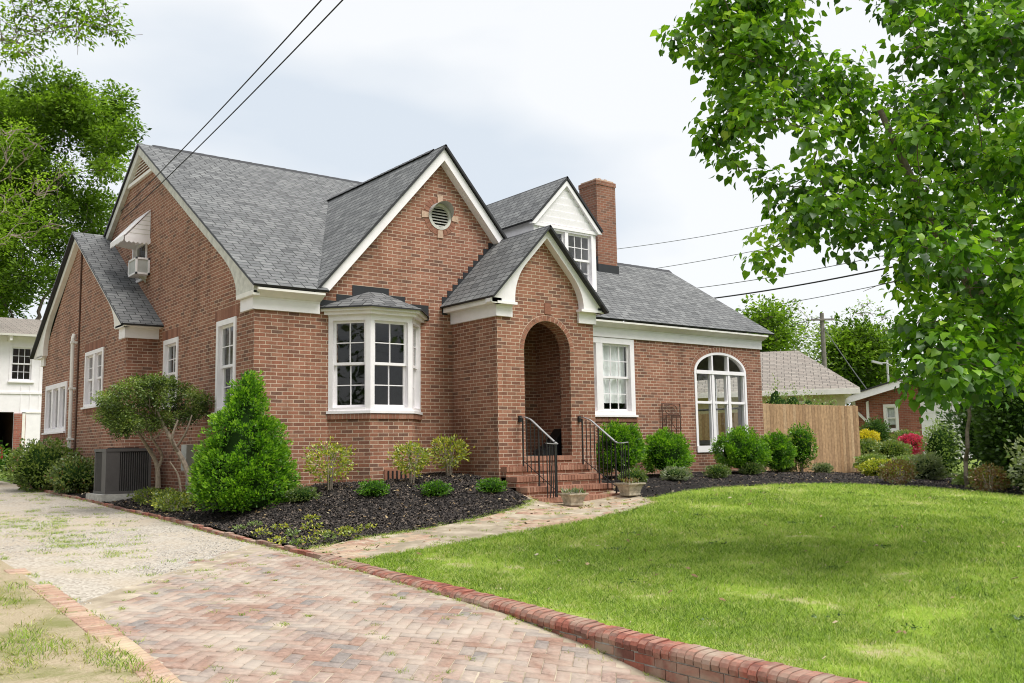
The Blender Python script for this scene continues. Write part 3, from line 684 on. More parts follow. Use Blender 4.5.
it.box(6.75, 6.85, 21.2, 29.0, 1.28, 4.0); it.box(6.6, 8.8, 18.9, 19.0, 1.28, 4.0); it.box(8.6, 8.7, 20, 24, 4.3, 7.0)
it.build('interior', ['interior_paint', 'interior_wood', 'plaster'], house)
fu = MB()
fu.box(19.2, 19.35, 17.0, 17.15, 1.28, 2.9); fu.box(18.3, 18.36, 17.3, 17.36, 1.28, 2.6); fu.box(18.2, 18.5, 17.2, 17.5, 2.6, 2.85)
fu.build('interior_furniture', 'interior_wood', house)

# windows
window(house, (XR, 16.1, 1.6), UY, (1, 0, 0), 2.0, 1.9, lights=2, cols=1, rows=1, case=0.08)
window(house, (X0, 16.30, 2.33), UY, NX, 0.95, 1.70, cols=2, rows=2, case=0.10)
window(house, (X0, 19.44, 2.55), UY, NX, 0.92, 1.43, cols=2, rows=2, case=0.10)
window(house, (X0, 21.75, 5.55), UY, NX, 1.10, 1.0, cols=1, rows=1, case=0.08, sill=False)
window(house, (X1, 22.55, 2.71), UY, NX, 1.63, 1.32, lights=2, cols=2, rows=2, case=0.09)
window(house, (X1, 25.95, 2.19), UY, NX, 2.43, 1.28, lights=3, style='fixed', cols=2, rows=1, case=0.12, mull=0.18)
window(house, (13.42, Y0, 2.29), UX, NY, 2.20, 1.76, lights=2, cols=3, rows=2, case=0.13, mull=0.2, curtain=True, label='paired sash window with white curtains')
# arched window
aw = MB(); ag = MB(); Ya = Y0
def abox(mb, a0, a1, b0, b1, c0, c1): mb.obox((0, Ya, 0), (1, 0, 0), (0, 0, 1), (0, -1, 0), a0, a1, b0, b1, c0, c1)
fw = 0.075
for i in range(24):
    t0 = math.pi*i/24; t1 = math.pi*(i+1)/24
    q = [(AC+(AR-r)*math.cos(t), Ya-0.015, arzs+(arzt-arzs-r*0.8)*math.sin(t)) for t, r in ((t0, fw), (t1, fw), (t1, 0.003), (t0, 0.003))]; aw.prism(q, (0, 0.12, 0))
abox(aw, arcx0+0.003, arcx0+fw, arz0+0.16, arzs, -0.105, 0.015); abox(aw, arcx1-fw, arcx1-0.003, arz0+0.16, arzs, -0.105, 0.015)
abox(aw, arcx0+0.003, arcx1-0.003, arz0, arz0+0.16, -0.105, 0.03)
abox(aw, arcx0+fw, arcx1-fw, arzs-0.04, arzs+0.05, -0.09, 0.02)
arf = aw.build('window', 'white_paint', house); arf['label'] = 'tall arched window of three lights'
am = MB(); lw = (2*AR-2*fw)/3
for i in (1, 2):
    x = arcx0+fw+lw*i; abox(am, x-0.038, x+0.038, arz0+0.16, arzs-0.04, -0.10, 0.008)
    zz = arzs+(arzt-arzs-fw)*math.sqrt(max(0, 1-((x-AC)/(AR-fw))**2)); abox(am, x-0.028, x+0.028, arzs+0.05, zz+0.015, -0.10, 0.006)
for i in range(3):
    x0_ = arcx0+fw+lw*i+(0.05 if i else 0); x1_ = arcx0+fw+lw*(i+1)-(0.05 if i < 2 else 0)
    abox(am, x0_, x1_, 2.60, 2.66, -0.09, 0.0)
    for a_, b_ in ((x0_, x0_+0.035), (x1_-0.035, x1_)):
        abox(am, a_, b_, arz0+0.16, 2.60, -0.095, -0.012); abox(am, a_, b_, 2.66, arzs-0.04, -0.095, -0.012)
am.build('sash', 'white_paint', arf)
ag.add([(arcx0+0.02, Ya+0.058, arz0+0.1), (arcx1-0.02, Ya+0.058, arz0+0.1), (arcx1-0.02, Ya+0.058, arzs), (arcx0+0.02, Ya+0.058, arzs)], [(0, 1, 2, 3)])
ag.add([(AC+(AR-0.03)*math.cos(math.pi*i/24), Ya+0.058, arzs+(arzt-arzs-0.03)*math.sin(math.pi*i/24)) for i in range(25)], [tuple(reversed(range(25)))])
ag.build('pane', 'window_glass', arf)

# bay window
bay = [(7.80, Y0), (8.34, 14.93), (9.22, 14.93), (9.76, Y0)]
bb = MB()
for i in range(3):
    a, b = Vector((*bay[i], 0)), Vector((*bay[i+1], 0)); u = (b-a).normalized(); n_ = Vector((u.y, -u.x, 0)); l = (b-a).length
    panel(bb, a, u, n_, rect(0, l, ZG, 2.22))
bw_ = bb.build('bay_base', 'house_brick', house)
bt_ = MB(); bs = MB()
for i in range(3):
    a, b = Vector((*bay[i], 0)), Vector((*bay[i+1], 0)); u = (b-a).normalized(); n_ = Vector((u.y, -u.x, 0)); l = (b-a).length
    course(bt_, a, u, n_, -0.01, l+0.01, 2.15, 2.245, 0.03)
bt_.build('bay_rowlock', ['brick_piece', 'mortar'], bw_)
def offs(d):  # bay outline pushed outward by d
    return [(7.80-d*1.0, Y0-0.01), (8.34-d*0.42, 14.93-d), (9.22+d*0.42, 14.93-d), (9.76+d*1.0, Y0-0.01)]
bf = MB()
bf.prism([(x, y, 2.25) for x, y in offs(0.05)], (0, 0, 0.05))
bf.prism([(x, y, 4.03) for x, y in offs(0.02)], (0, 0, 0.02)); bf.prism([(x, y, 4.05) for x, y in offs(0.10)], (0, 0, 0.06)); bf.prism([(x, y, 4.11) for x, y in offs(0.17)], (0, 0, 0.07), 1)
bfo = bf.build('bay_frame', ['white_paint', 'cream_paint'], house)
for i in range(3):
    a, b = Vector((*bay[i], 2.30)), Vector((*bay[i+1], 2.30)); u = (b-a).normalized(); n_ = Vector((u.y, -u.x, 0)); l = (b-a).length
    window(house, a, u, n_, l, 1.73, cols=2, rows=2, case=0.085, sill=False, deep=0.09, proud=0.012)
brf = MB(); e = [Vector((x, y, 4.185)) for x, y in offs(0.22)]; top = [Vector((8.62, Y0-0.01, 4.56)), Vector((8.92, Y0-0.01, 4.56))]
brf.add([e[0], e[1], top[0]], [(0, 1, 2)]); brf.add([e[1], e[2], top[1], top[0]], [(0, 1, 2, 3)]); brf.add([e[2], e[3], top[1]], [(0, 1, 2)])
for i in range(3):
    a, b = e[i], e[i+1]; brf.add([a, b, b-Vector((0, 0, 0.03)), a-Vector((0, 0, 0.03))], [(3, 2, 1, 0)], 1)
brf.build('bay_roof', ['roof_shingle', 'drip_edge'], bfo)
fl_ = MB()
for (x0_, x1_, z0, z1) in ((7.52, 7.95, 4.22, 4.33), (7.95, 8.28, 4.25, 4.46), (8.28, 9.06, 4.4, 4.66), (9.06, 9.42, 4.3, 4.53), (9.42, 9.96, 4.1, 4.40)):
    fl_.box(x0_, x1_, Y0-0.010, Y0+0.01, z0, z1)
# step flashing up the porch roof's left side
PGX, PZ, PS = 11.66, 5.86, 1.06
x = 10.28
while x < 11.72:
    zr = PZ-PS*(PGX-x); fl_.box(x, x+0.13, Y0-0.010-random.uniform(0, .002), Y0+0.01, zr-0.15, zr+0.21); x += 0.13
fl_.build('step_flashing', 'flashing', house)
fv = MB(); fv.box(8.62, 9.16, 14.90, 14.96, 0.95, 1.24); fvo = fv.build('foundation_vent', 'brick_piece', house)
fs = MB()
for i in range(5): fs.box(8.68+i*0.09, 8.715+i*0.09, 14.893, 14.905, 0.98, 1.21)
fs.build('slot_shade', 'opening_shade', fvo)  # solid near-black strips paint the shade of the slots on the vent face

# roofs
def slab(mb, pts, th=0.042):
    """roof slab: shingle on top, dark drip edge on its sides"""
    pts = [Vector(p) for p in pts]; n = Vector((0, 0, 0))
    for i in range(len(pts)): n += pts[i].cross(pts[(i+1) % len(pts)])
    n.normalize(); n = n if n.z > 0 else -n
    k = [p-n*th for p in pts]; N_ = len(pts); W = pts+k
    for t in tessellate_polygon([pts]):
        a, b, c = t
        if (pts[b]-pts[a]).cross(pts[c]-pts[a]).dot(n) < 0: a, c = c, a
        mb._pf(W, (a, b, c), 0, None); mb._pf(W, (c+N_, b+N_, a+N_), 1, None)
    ccw = sum((pts[i].x*pts[(i+1) % N_].y-pts[(i+1) % N_].x*pts[i].y) for i in range(N_)) > 0
    for i in range(N_):
        j = (i+1) % N_; q = (i, i+N_, j+N_, j) if ccw else (j, j+N_, i+N_, i); mb._pf(W, q, 1, None)
rf = MB(); ZT = ZE+0.03; EY = 15.2
def zr(y): return ZT+SL*(y-EY)
XL = X0-0.14; XM = 15.45; XRR = 20.60; WY = 18.87
slab(rf, [(XL, EY, zr(EY)), (7.66, EY, zr(EY)), (7.66, 15.56, zr(15.56)), (13.0, 15.56, zr(15.56)), (13.0, EY, zr(EY)), (XRR, EY, zr(EY)), (XRR, WY, zr(WY)), (XM, WY, zr(WY)), (XM, RY, zr(RY)), (XL, RY, zr(RY))])
slab(rf, [(XL, RY, zr(RY)), (XM, RY, zr(RY)), (XM, 29.4, zr(RY)-SL*7.1), (XL, 29.4, zr(RY)-SL*7.1)])
slab(rf, [(XM-0.1, WY, zr(WY)), (XRR, WY, zr(WY)), (XRR, 22.5, zr(WY)-SL*3.63), (XM-0.1, 22.5, zr(WY)-SL*3.63)])
roof = rf.build('roof', ['roof_shingle', 'drip_edge'], house)
gr = MB(); GY = 15.24; gz = lambda x: GZ+0.06-GS*abs(x-GX)
yb_ = 20.9
slab(gr, [(GX, GY, gz(GX)), (GX, yb_, gz(GX)), (7.42, yb_, gz(7.42)), (7.42, GY, gz(7.42))]); slab(gr, [(GX, GY, gz(GX)), (13.02, GY, gz(13.02)), (13.02, yb_, gz(13.02)), (GX, yb_, gz(GX))])
gr.build('gable_roof', ['roof_shingle', 'drip_edge'], house)
pr = MB(); PY = 13.72; pz = lambda x: PZ+0.05-PS*abs(x-PGX)
slab(pr, [(PGX, PY, pz(PGX)), (PGX, Y0+0.0, pz(PGX)), (10.23, Y0, pz(10.23)), (10.23, PY, pz(10.23))]); slab(pr, [(PGX, PY, pz(PGX)), (13.18, PY, pz(13.18)), (13.18, 15.9, pz(13.18)), (PGX, 15.9, pz(PGX))])
porch_roof = pr.build('porch_roof', ['roof_shingle', 'drip_edge'], house)
wr = MB(); slab(wr, [(5.5, WRY, WRZ), (X0, WRY, WRZ), (X0, 20.42, WRZ-0.61*(WRY-20.42)), (5.5, 20.42, WRZ-0.61*(WRY-20.42))]); slab(wr, [(5.5, WRY, WRZ), (5.5, 29.7, WRZ-0.61*(29.7-WRY)), (X0, 29.7, WRZ-0.61*(29.7-WRY)), (X0, WRY, WRZ)])
wr.build('wing_roof', ['roof_shingle', 'drip_edge'], house)
def cap(a, b, n=None):
    rc = MB()
    a, b = Vector(a), Vector(b); d = (b-a); l = d.length; d.normalize(); s_ = d.cross(Vector((0, 0, 1))).normalized(); k = int(l/0.3)
    for i in range(k):
        p = a+d*(l*i/k); q = a+d*(l*(i+1)/k+0.02); z0 = Vector((0, 0, 0.022)); z1 = Vector((0, 0, 0.03))
        rc.add([p+z0, p+s_*0.12-Vector((0, 0, 0.08)), q+s_*0.12-Vector((0, 0, 0.07)), q+z1, q-s_*0.12-Vector((0, 0, 0.07)), p-s_*0.12-Vector((0, 0, 0.08))], [(0, 1, 2, 3), (0, 3, 4, 5)])
    rc.build('ridge_cap', 'drip_edge', house)
cap((XL+0.35, RY, zr(RY)), (XM, RY, zr(RY))); cap((XM+0.1, WY, zr(WY)), (XRR, WY, zr(WY))); cap((GX, GY+0.45, gz(GX)), (GX, yb_, gz(GX)))

# eaves: frieze board, cream crown
def eave(x0, x1):
    ev = MB()
    ev.box(x0, x1, Y0-0.045, Y0+0.02, ZB, ZB+0.215); ev.prism([(x0, Y0-0.04, ZB+0.215), (x0, Y0-0.11, ZB+0.225), (x0, EY+0.03, ZE-0.06), (x0, EY+0.03, ZE-0.02), (x0, Y0, ZE+0.03)], (x1-x0, 0, 0), 1)
    ev.box(x0-0.0, x1+0.0, Y0-0.06, Y0-0.03, ZB+0.19, ZB+0.22)
    ev.build('eave_trim', ['white_paint', 'cream_paint'], house)
eave(X0-0.045, 7.60); eave(12.99, XRR-0.24)
# rake boards: flared at the foot into a cornice return
def rake(parent, P, u, n, apex, s, foot_a, ztop_off, zfoot, flare_w, wdt=0.22, flare_h=0.75, proud=0.03, mat='white_paint', side=-1, run=0.3, name='rake_board', plain=False):
    """one side of a gable: outer edge follows the roof, inner edge runs parallel then curves down to the frieze"""
    P, u, n = Vector(P), Vector(u), Vector(n); Z = Vector((0, 0, 1)); a0, z0 = apex
    def W(a, z): return P+u*a+Z*z
    def zo(a): return z0-s*abs(a-a0)-ztop_off
    vd = wdt*math.sqrt(1+s*s)
    outer = [(a0, zo(a0)), (foot_a, zo(foot_a))]
    a_in = foot_a-side*flare_w
    if plain: inner = [(foot_a, zo(foot_a)-vd*0.4), (foot_a-side*vd*0.6/s, zo(foot_a)), (a0, zo(a0)-vd)]; inner = [(foot_a-side*vd/s, zo(foot_a)), (a0, zo(a0)-vd)]
    else:
        inner = [(foot_a, zfoot), (a_in, zfoot)]
        # quadratic curve from vertical to the slope of the rake
        za = zfoot+flare_h; ab = a_in-side*((za-(zo(a_in)-vd))/s if False else 0)
        t_end = None
        a_e = a_in-side*run; z_e = zo(a_e)-vd
        zc = zo(a_in)-vd
        for k in range(1, 9):
            t = k/8; q0 = Vector((a_in, zfoot+0.05)); q1 = Vector((a_in, max(zfoot+0.1, min(zc, z_e-0.05)))); q2 = Vector((a_e, z_e))
            p = q0*(1-t)**2+q1*2*t*(1-t)+q2*t*t; inner.append((p.x, p.y))
        inner.append((a0, zo(a0)-vd))
    mb = MB(); mb.prism([W(a, z) for a, z in outer+inner], n*proud)
    mb.build(name, mat, parent)
# front gable (plain boards that die on the eave)
rake(house, (0, Y0, 0), UX, NY, (GX, GZ+0.0), GS, 7.50, 0.03, 0, 0, wdt=0.155, plain=True, side=-1, proud=0.20)
rake(house, (0, Y0, 0), UX, NY, (GX, GZ+0.0), GS, 12.98, 0.03, 0, 0, wdt=0.155, plain=True, side=1, proud=0.20)
# side gable
rake(house, (X0, 0, 0), UY, NX, (RY, zr(RY)-0.07), SL, 15.3, 0.0, ZB+0.26, 0.80, wdt=0.17, side=-1, run=0.8, proud=0.10, mat='weathered_paint')
rake(house, (X0, 0, 0), UY, NX, (RY, zr(RY)-0.07), SL, 29.2, 0.0, ZB+0.3, 0.8, wdt=0.17, side=1, run=0.8, proud=0.10, mat='weathered_paint')
rake(house, (X1, 0, 0), UY, NX, (WRY, WRZ-0.07), 0.61, 20.5, 0.0, ZB+0.24, 0.85, wdt=0.15, side=-1, run=0.6, proud=0.12, mat='cream_paint')
rake(house, (X1, 0, 0), UY, NX, (WRY, WRZ-0.07), 0.61, 29.6, 0.0, ZB+0.26, 1.2, wdt=0.15, side=1, run=0.8, proud=0.12, mat='cream_paint')
rt = MB(); RTB = lambda: (rt.build('cornice_return', ['white_paint', 'cream_paint'], house), rt.__init__())
rt.box(X0-0.05, X0+0.01, Y0-0.041, Y0+0.52, ZB, ZB+0.213); rt.box(X0-0.12, X0+0.01, Y0-0.2, Y0+0.55, ZB+0.22, ZB+0.30, 1); RTB()
rt.box(X1-0.05, X1+0.01, YW-0.045, YW+0.42, ZB, ZB+0.22); rt.box(X1-0.12, X1+0.01, YW-0.2, YW+0.45, ZB+0.22, ZB+0.28, 1)
rt.box(X1+0.01, X0, YW-0.05, YW+0.02, ZB, ZB+0.22); rt.box(X1-0.1, X0, YW-0.32, YW, ZB+0.22, ZB+0.30, 1); RTB()
rt.box(X1-0.05, X1+0.01, 28.6, 29.0, ZB, ZB+0.22, 1); rt.box(X1-0.12, X1+0.01, 28.5, 29.3, ZB+0.22, ZB+0.28, 1)
rt.build('cornice_return', ['white_paint', 'cream_paint'], house)
# triangular louvre at the top of the side gable
gv = MB(); gv.box(X0-0.07, X0, RY-0.95, RY+0.95, 7.98, 8.06); gvo = gv.build('gable_ledge', 'cream_paint', house)
gl_ = MB()
for i in range(6):
    z = 8.10+i*0.075; hw = (8.56-z)/SL
    if hw > 0.05: gl_.obox((X0-0.02, RY, z), (0, 1, 0), (0.6, 0, 0.8), (-0.8, 0, 0.6), -hw, hw, -0.035, 0.035, -0.005, 0.005)
gl_.build('louver', 'cream_paint', gvo)

# porch
px0, px1, pyf = 10.52, 12.97, 14.0
po = MB(); ax0, ax1, azs = 11.16, 12.33, 3.46; ac = (ax0+ax1)/2; ar = (ax1-ax0)/2
arch = [(ax0, 1.42), (ax1, 1.42)]+[(ac+ar*math.cos(math.pi*i/16), azs+ar*math.sin(math.pi*i/16)) for i in range(17)]
panel(po, (0, pyf, 0), UX, NY, [(px0, ZG), (px1, ZG), (px1, ZB+0.25), (PGX, PZ-0.05), (px0, ZB+0.25)], [arch], 0.32)
panel(po, (px0, 0, 0), UY, NX, rect(pyf, Y0, ZG, ZB+0.1)); panel(po, (px1, 0, 0), UY, (1, 0, 0), rect(pyf, Y0, ZG, ZB+0.1))
# vestibule inside
panel(po, (0, pyf+0.32, 0), UX, (0, 1, 0), [(px0+0.3, 1.42), (px1-0.3, 1.42), (px1-0.3, 4.2), (px0+0.3, 4.2)], [arch], 0.01)
panel(po, (px0+0.3, 0, 0), UY, (1, 0, 0), rect(pyf+0.32, 15.9, 1.42, 4.2)); panel(po, (px1-0.34, 0, 0), UY, NX, rect(pyf+0.32, 15.9, 1.42, 4.2)); panel(po, (0, 15.45, 0), UX, NY, rect(px0+0.3, px1-0.3, 1.42, 4.2))
porch = po.build('porch_wall', 'house_brick', house)
ce = MB(); ce.box(px0+0.3, px1-0.3, pyf+0.32, 15.45, 4.2, 4.24); ce.box(px0+0.2, px1-0.2, pyf+0.02, 15.5, 0.6, 1.42, 1); ce.build('porch_ceiling', ['interior_paint', 'concrete'], porch)
pt = MB()
for i in range(20):
    t0 = math.pi*(i+0.05)/20; t1 = math.pi*(i+0.95)/20
    pt.prism([(ac+(ar+r)*math.cos(t), pyf-0.007, azs+(ar+r)*math.sin(t)) for t, r in ((t0, 0.005), (t1, 0.005), (t1, 0.105), (t0, 0.105))], (0, 0.05, 0))
for i in range(20):
    t0 = math.pi*i/20; t1 = math.pi*(i+1)/20
    pt.prism([(ac+(ar+r)*math.cos(t), pyf-0.003, azs+(ar+r)*math.sin(t)) for t, r in ((t0, 0.002), (t1, 0.002), (t1, 0.112), (t0, 0.112))], (0, 0.04, 0), 1)
pt.build('arch_ring', ['brick_piece', 'mortar'], porch)
kk = MB(); kk.box(ac-0.06, ac+0.10, pyf-0.012, pyf+0.02, 4.18, 4.40); kk.build('keystone', 'brick_piece', porch)
rake(house, (0, pyf, 0), UX, NY, (PGX, PZ), PS, 10.26, 0.0, ZB+0.24, 0.58, wdt=0.135, side=-1, proud=0.16, flare_h=0.5)
rake(house, (0, pyf, 0), UX, NY, (PGX, PZ), PS, 13.14, 0.0, ZB+0.24, 0.55, wdt=0.135, side=1, proud=0.16, flare_h=0.5)
pc = MB()
pc.box(px0-0.045, px0+0.34, pyf-0.05, pyf+0.01, ZB, ZB+0.22); pc.box(px0-0.05, px0+0.01, pyf-0.045, Y0-0.02, ZB, ZB+0.22); pc.box(px0-0.22, px0, pyf-0.16, Y0-0.02, ZB+0.22, ZB+0.32, 1); pc.box(px0-0.1, px0+0.37, pyf-0.17, pyf, ZB+0.22, ZB+0.27)
pc.build('porch_cornice', ['white_paint', 'cream_paint'], house); pc = MB()
pc.box(px1-0.42, px1+0.045, pyf-0.05, pyf+0.01, ZB, ZB+0.22); pc.box(px1-0.01, px1+0.05, pyf-0.045, Y0-0.1, ZB, ZB+0.22); pc.box(px1, px1+0.22, pyf-0.16, Y0-0.3, ZB+0.22, ZB+0.32, 1); pc.box(px1-0.45, px1+0.1, pyf-0.17, pyf, ZB+0.22, ZB+0.27)
pc.build('porch_cornice', ['white_paint', 'cream_paint'], house)
# steps
stp = MB(); sx0, sx1 = 10.56, 12.72; zt = [1.42, 1.24, 1.06, 0.88, 0.70]
fy = [13.99, 13.84, 13.54, 13.24, 12.94]
cr = MB()
course(stp, (0, fy[0], 0), UX, NY, ax0+0.01, ax1-0.01, 1.335, 1.425, 0.012, 0.072)
for i in range(1, 5):
    x0_, x1_ = (sx0+0.05*(4-i)*0, sx1-0.02*(4-i))
    kn = round((x1_-x0_)/0.0725); st = (x1_-x0_)/kn
    for j in range(kn): stp.box(x0_+j*st+0.004, x0_+(j+1)*st-0.004, fy[i]-0.02, fy[i]+0.2, zt[i]-0.09, zt[i]+random.uniform(-.002, .002))
    kn2 = round((x1_-x0_)/0.21); st = (x1_-x0_)/kn2
    for j in range(kn2):
        stp.box(x0_+j*st+0.005, x0_+(j+1)*st-0.005, fy[i]+0.21, fy[i]+0.31, zt[i]-0.07, zt[i]+random.uniform(-.002, .002))
    cr.box(x0_+0.01, x1_-0.01, fy[i]+0.008, 14.0+0.05, 0.3, zt[i]-0.012)
steps = stp.build('steps', ['step_brick', 'mortar'], house); cr.build('step_core', 'house_brick', steps)
# handrails
def handrail(x, top_y, curl):
    mb = MB(); rail = MB()
    P0 = Vector((x, 13.98, 2.15)); pts = [P0, Vector((x, 13.86, 2.16)), Vector((x, 13.74, 2.13))]
    end = Vector((x, 12.98, 1.68)); pts += [P0.lerp(end, 0.3)+Vector((0, -0.05, 0.08)), P0.lerp(end, 0.6)+Vector((0, -0.05, 0.03)), end]
    pts += [end+Vector((curl*0.02, -0.08, -0.03)), end+Vector((curl*0.12, -0.10, -0.03)), end+Vector((curl*0.26, -0.07, -0.02))] if curl else [end+Vector((0, -0.12, -0.05)), end+Vector((0, -0.22, -0.04)), end+Vector((0, -0.3, -0.03))]
    pts = smooth_line(pts, 4)
    r = rail
    for i in range(len(pts)-1):
        a, b = pts[i], pts[i+1]; d = (b-a).normalized(); s_ = d.cross(Vector((0, 0, 1))).normalized(); up = s_.cross(d)
        r.obox(a, d, s_, up, -0.002, (b-a).length+0.002, -0.021, 0.021, -0.008, 0.008)
    ro = r.build('handrail', 'worn_rail', house)
    for i in range(9):
        y = 13.9-0.115*i; z1 = 2.15-(13.85-y)*0.52 if y < 13.85 else 2.14
        tread = max([zt[k] for k in range(1, 5) if y >= fy[k]-0.02] or [0.6])
        if i in (0, 4, 8): mb.obox((x, y, 0), (1, 0, 0), (0, 1, 0), (0, 0, 1), -0.012, 0.012, -0.012, 0.012, tread, z1)
        else: mb.obox((x, y, 0), (1, 0, 0), (0, 1, 0), (0, 0, 1), -0.007, 0.007, -0.007, 0.007, tread+0.07, z1)
    for i in range(8):
        y = 13.9-0.115*i; yb = y-0.115; g = lambda q: 1.34-(13.9-q)*0.56
        mb.obox((x, y, g(y)), (1, 0, 0), (Vector((0, yb-y, g(yb)-g(y)))).normalized(), (0, 0, 1), -0.006, 0.006, 0, 0.137, -0.006, 0.006)
    if curl:
        for i in range(4):
            t = i/4*math.pi*1.1; p = end+Vector((curl*(0.05+0.07*i), -0.10+0.06*math.sin(t)*0.5, 0)); mb.obox((p.x, p.y, 0), (1, 0, 0), (0, 1, 0), (0, 0, 1), -0.007, 0.007, -0.007, 0.007, 0.70, p.z-0.02)
    mb.build('baluster', 'black_metal', ro)
    bkt = MB(); bkt.box(x-0.03, x+0.03, 13.96, 14.0, 2.07, 2.19); bkt.build('bracket', 'black_metal', ro)
handrail(11.02, 0, -1); handrail(12.52, 0, 1)
fx = MB(); fx.box(10.98+0.35, 11.03+0.35, 15.42, 15.46, 2.55, 2.67); fx.box(11.6, 11.68, 15.41, 15.46, 2.05, 2.18); fx.build('wall_switch', 'weathered_paint', house)

# dormer
DY = 16.62; dx0, dx1, DXC, DZ = 13.60, 15.56, 14.58, 8.0; DS = 1.06
dm = MB(); zf_ = 6.86
dw_l, dw_r, dwz0, dwz1 = 13.74, 15.46, 5.40, 6.76
panel(dm, (0, DY, 0), UX, NY, [(dx0, 5.1), (dx1, 5.1), (dx1, zf_), (DXC, DZ-0.1), (dx0, zf_)], [rect(dw_l, dw_r, dwz0, dwz1)], 0.1)
panel(dm, (dx0, 0, 0), UY, NX, [(DY, 5.0), (19.2, 6.8), (19.2, 6.95), (DY, 6.95)]); panel(dm, (dx1, 0, 0), UY, (1, 0, 0), [(DY, 5.0), (19.2, 6.8), (19.2, 6.95), (DY, 6.95)])
panel(dm, (0, 18.2, 0), UX, NY, rect(dx0, dx1, 5.1, 6.9))
dmo = dm.build('dormer_wall', 'white_paint', house)
ds = MB()  # clapboard lines in the dormer gable
for i in range(6):
    z = 6.84+i*0.17; hw = (DZ-0.22-z)/DS
    if hw > 0.04: ds.obox((DXC, DY-0.012, z), (1, 0, 0), (0, -0.10, 1), (0, -1, -0.10), -hw, hw, 0, 0.165, -0.006, 0.006)
ds.box(dx0-0.03, dx1+0.03, DY-0.05, DY+0.01, 6.74, 6.82)
ds.build('clapboard', 'white_paint', dmo)
window(house, (dw_l, DY, dwz0), UX, NY, dw_r-dw_l, dwz1-dwz0, lights=2, cols=3, rows=2, case=0.065, mull=0.10, paint='white_paint', label='paired dormer window')
rake(house, (0, DY, 0), UX, NY, (DXC, DZ-0.02), DS, 13.46, 0.03, 0, 0, wdt=0.09, plain=True, side=-1, proud=0.10); rake(house, (0, DY, 0), UX, NY, (DXC, DZ-0.02), DS, 15.70, 0.03, 0, 0, wdt=0.09, plain=True, side=1, proud=0.10)
dr = MB(); dz_ = lambda x: DZ+0.05-DS*abs(x-DXC)
slab(dr, [(DXC, DY-0.13, dz_(DXC)), (DXC, 21.05, dz_(DXC)), (13.44, 21.05, dz_(13.44)), (13.44, DY-0.13, dz_(13.44))], 0.05); slab(dr, [(DXC, DY-0.13, dz_(DXC)), (15.72, DY-0.13, dz_(15.72)), (15.72, 21.05, dz_(15.72)), (DXC, 21.05, dz_(DXC))], 0.05)
dr.build('dormer_roof', ['roof_shingle', 'drip_edge'], house)
# chimney
ch = MB(); cx0, cx1, cy0, cy1, ct = 16.98, 17.68, 18.05, 18.74, 8.73
ch.box(cx0, cx1, cy0, cy1, 5.9, ct-0.12); ch.box(cx0-0.015, cx1+0.015, cy0-0.015, cy1+0.015, ct-0.12, ct)
cho = ch.build('chimney', 'chimney_brick', house)
cc = MB(); cc.box(cx0+0.03, cx1-0.03, cy0+0.03, cy1-0.03, ct, ct+0.05)
for i in range(5): cc.box(cx0+0.08+i*0.11, cx0+0.16+i*0.11, cy0+0.1, cy0+0.2, ct+0.05, ct+0.08+0.02*(i % 2))
cc.build('chimney_crown', 'vent_stone', cho)
cf = MB(); zb = zr(cy0); cf.box(cx0-0.03, cx1+0.03, cy0-0.03, cy0, zb-0.05, zb+0.2); cf.box(cx0-0.03, cx0, cy0, cy0+0.35, zb, zb+0.4)
cf.build('chimney_flashing', 'flashing', cho)

# awning over the upper side window
aw = MB(); ay0, ay1, axo = 21.55, 22.62, 5.82
aw.prism([(X0-0.01, ay0, 7.08), (X0-0.01, ay0, 6.36), (axo, ay0, 6.42)], (0, -0.012, 0)); aw.prism([(X0-0.01, ay1, 7.08), (X0-0.01, ay1, 6.36), (axo, ay1, 6.42)], (0, 0.012, 0))
for i in range(7):
    t0, t1 = i/7, (i+1)/7; A = Vector((X0-0.01, 0, 7.1)); B = Vector((axo-0.02, 0, 6.44)); p = A.lerp(B, t0); q = A.lerp(B, t1-0.02)
    aw.obox((p.x, ay0-0.03, p.z), (q-p).normalized(), (0, 1, 0), (q-p).normalized().cross(Vector((0, -1, 0))), 0, (q-p).length, 0, ay1-ay0+0.06, 0, 0.018)
awo = aw.build('awning', 'white_paint', house)
va = MB()
for i in range(10):
    y_ = ay0+(ay1-ay0)*i/10; wv = (ay1-ay0)/10
    va.prism([(axo-0.02, y_, 6.46), (axo-0.02, y_+wv, 6.46), (axo-0.02, y_+wv, 6.36), (axo-0.02, y_+wv*0.5, 6.32), (axo-0.02, y_, 6.36)], (-0.008, 0, 0))
for i in range(6):
    x_ = axo+(X0-axo)*i/6; wv = (X0-axo)/6
    va.prism([(x_, ay0-0.014, 6.44), (x_+wv, ay0-0.014, 6.44), (x_+wv, ay0-0.014, 6.33), (x_+wv*0.5, ay0-0.014, 6.29), (x_, ay0-0.014, 6.33)], (0, -0.006, 0))
for i in range(5):
    t = (i+1)/6; x_ = X0-(X0-axo)*t; va.box(x_, X0-0.01, ay0-0.018, ay0-0.012, 7.08-0.66*t-0.006, 7.08-0.66*t+0.002, 1) if False else None
va.build('valance', 'white_paint', awo)
gl2 = MB()
for i in range(1, 6):
    z_ = 6.42+0.66*i/6.0*0.95; xw = X0-(7.08-z_)/0.66*(X0-axo); gl2.box(xw, X0-0.012, ay0-0.016, ay0-0.012, z_-0.006, z_+0.006)
gl2.build('awning_rib', 'weathered_paint', awo)
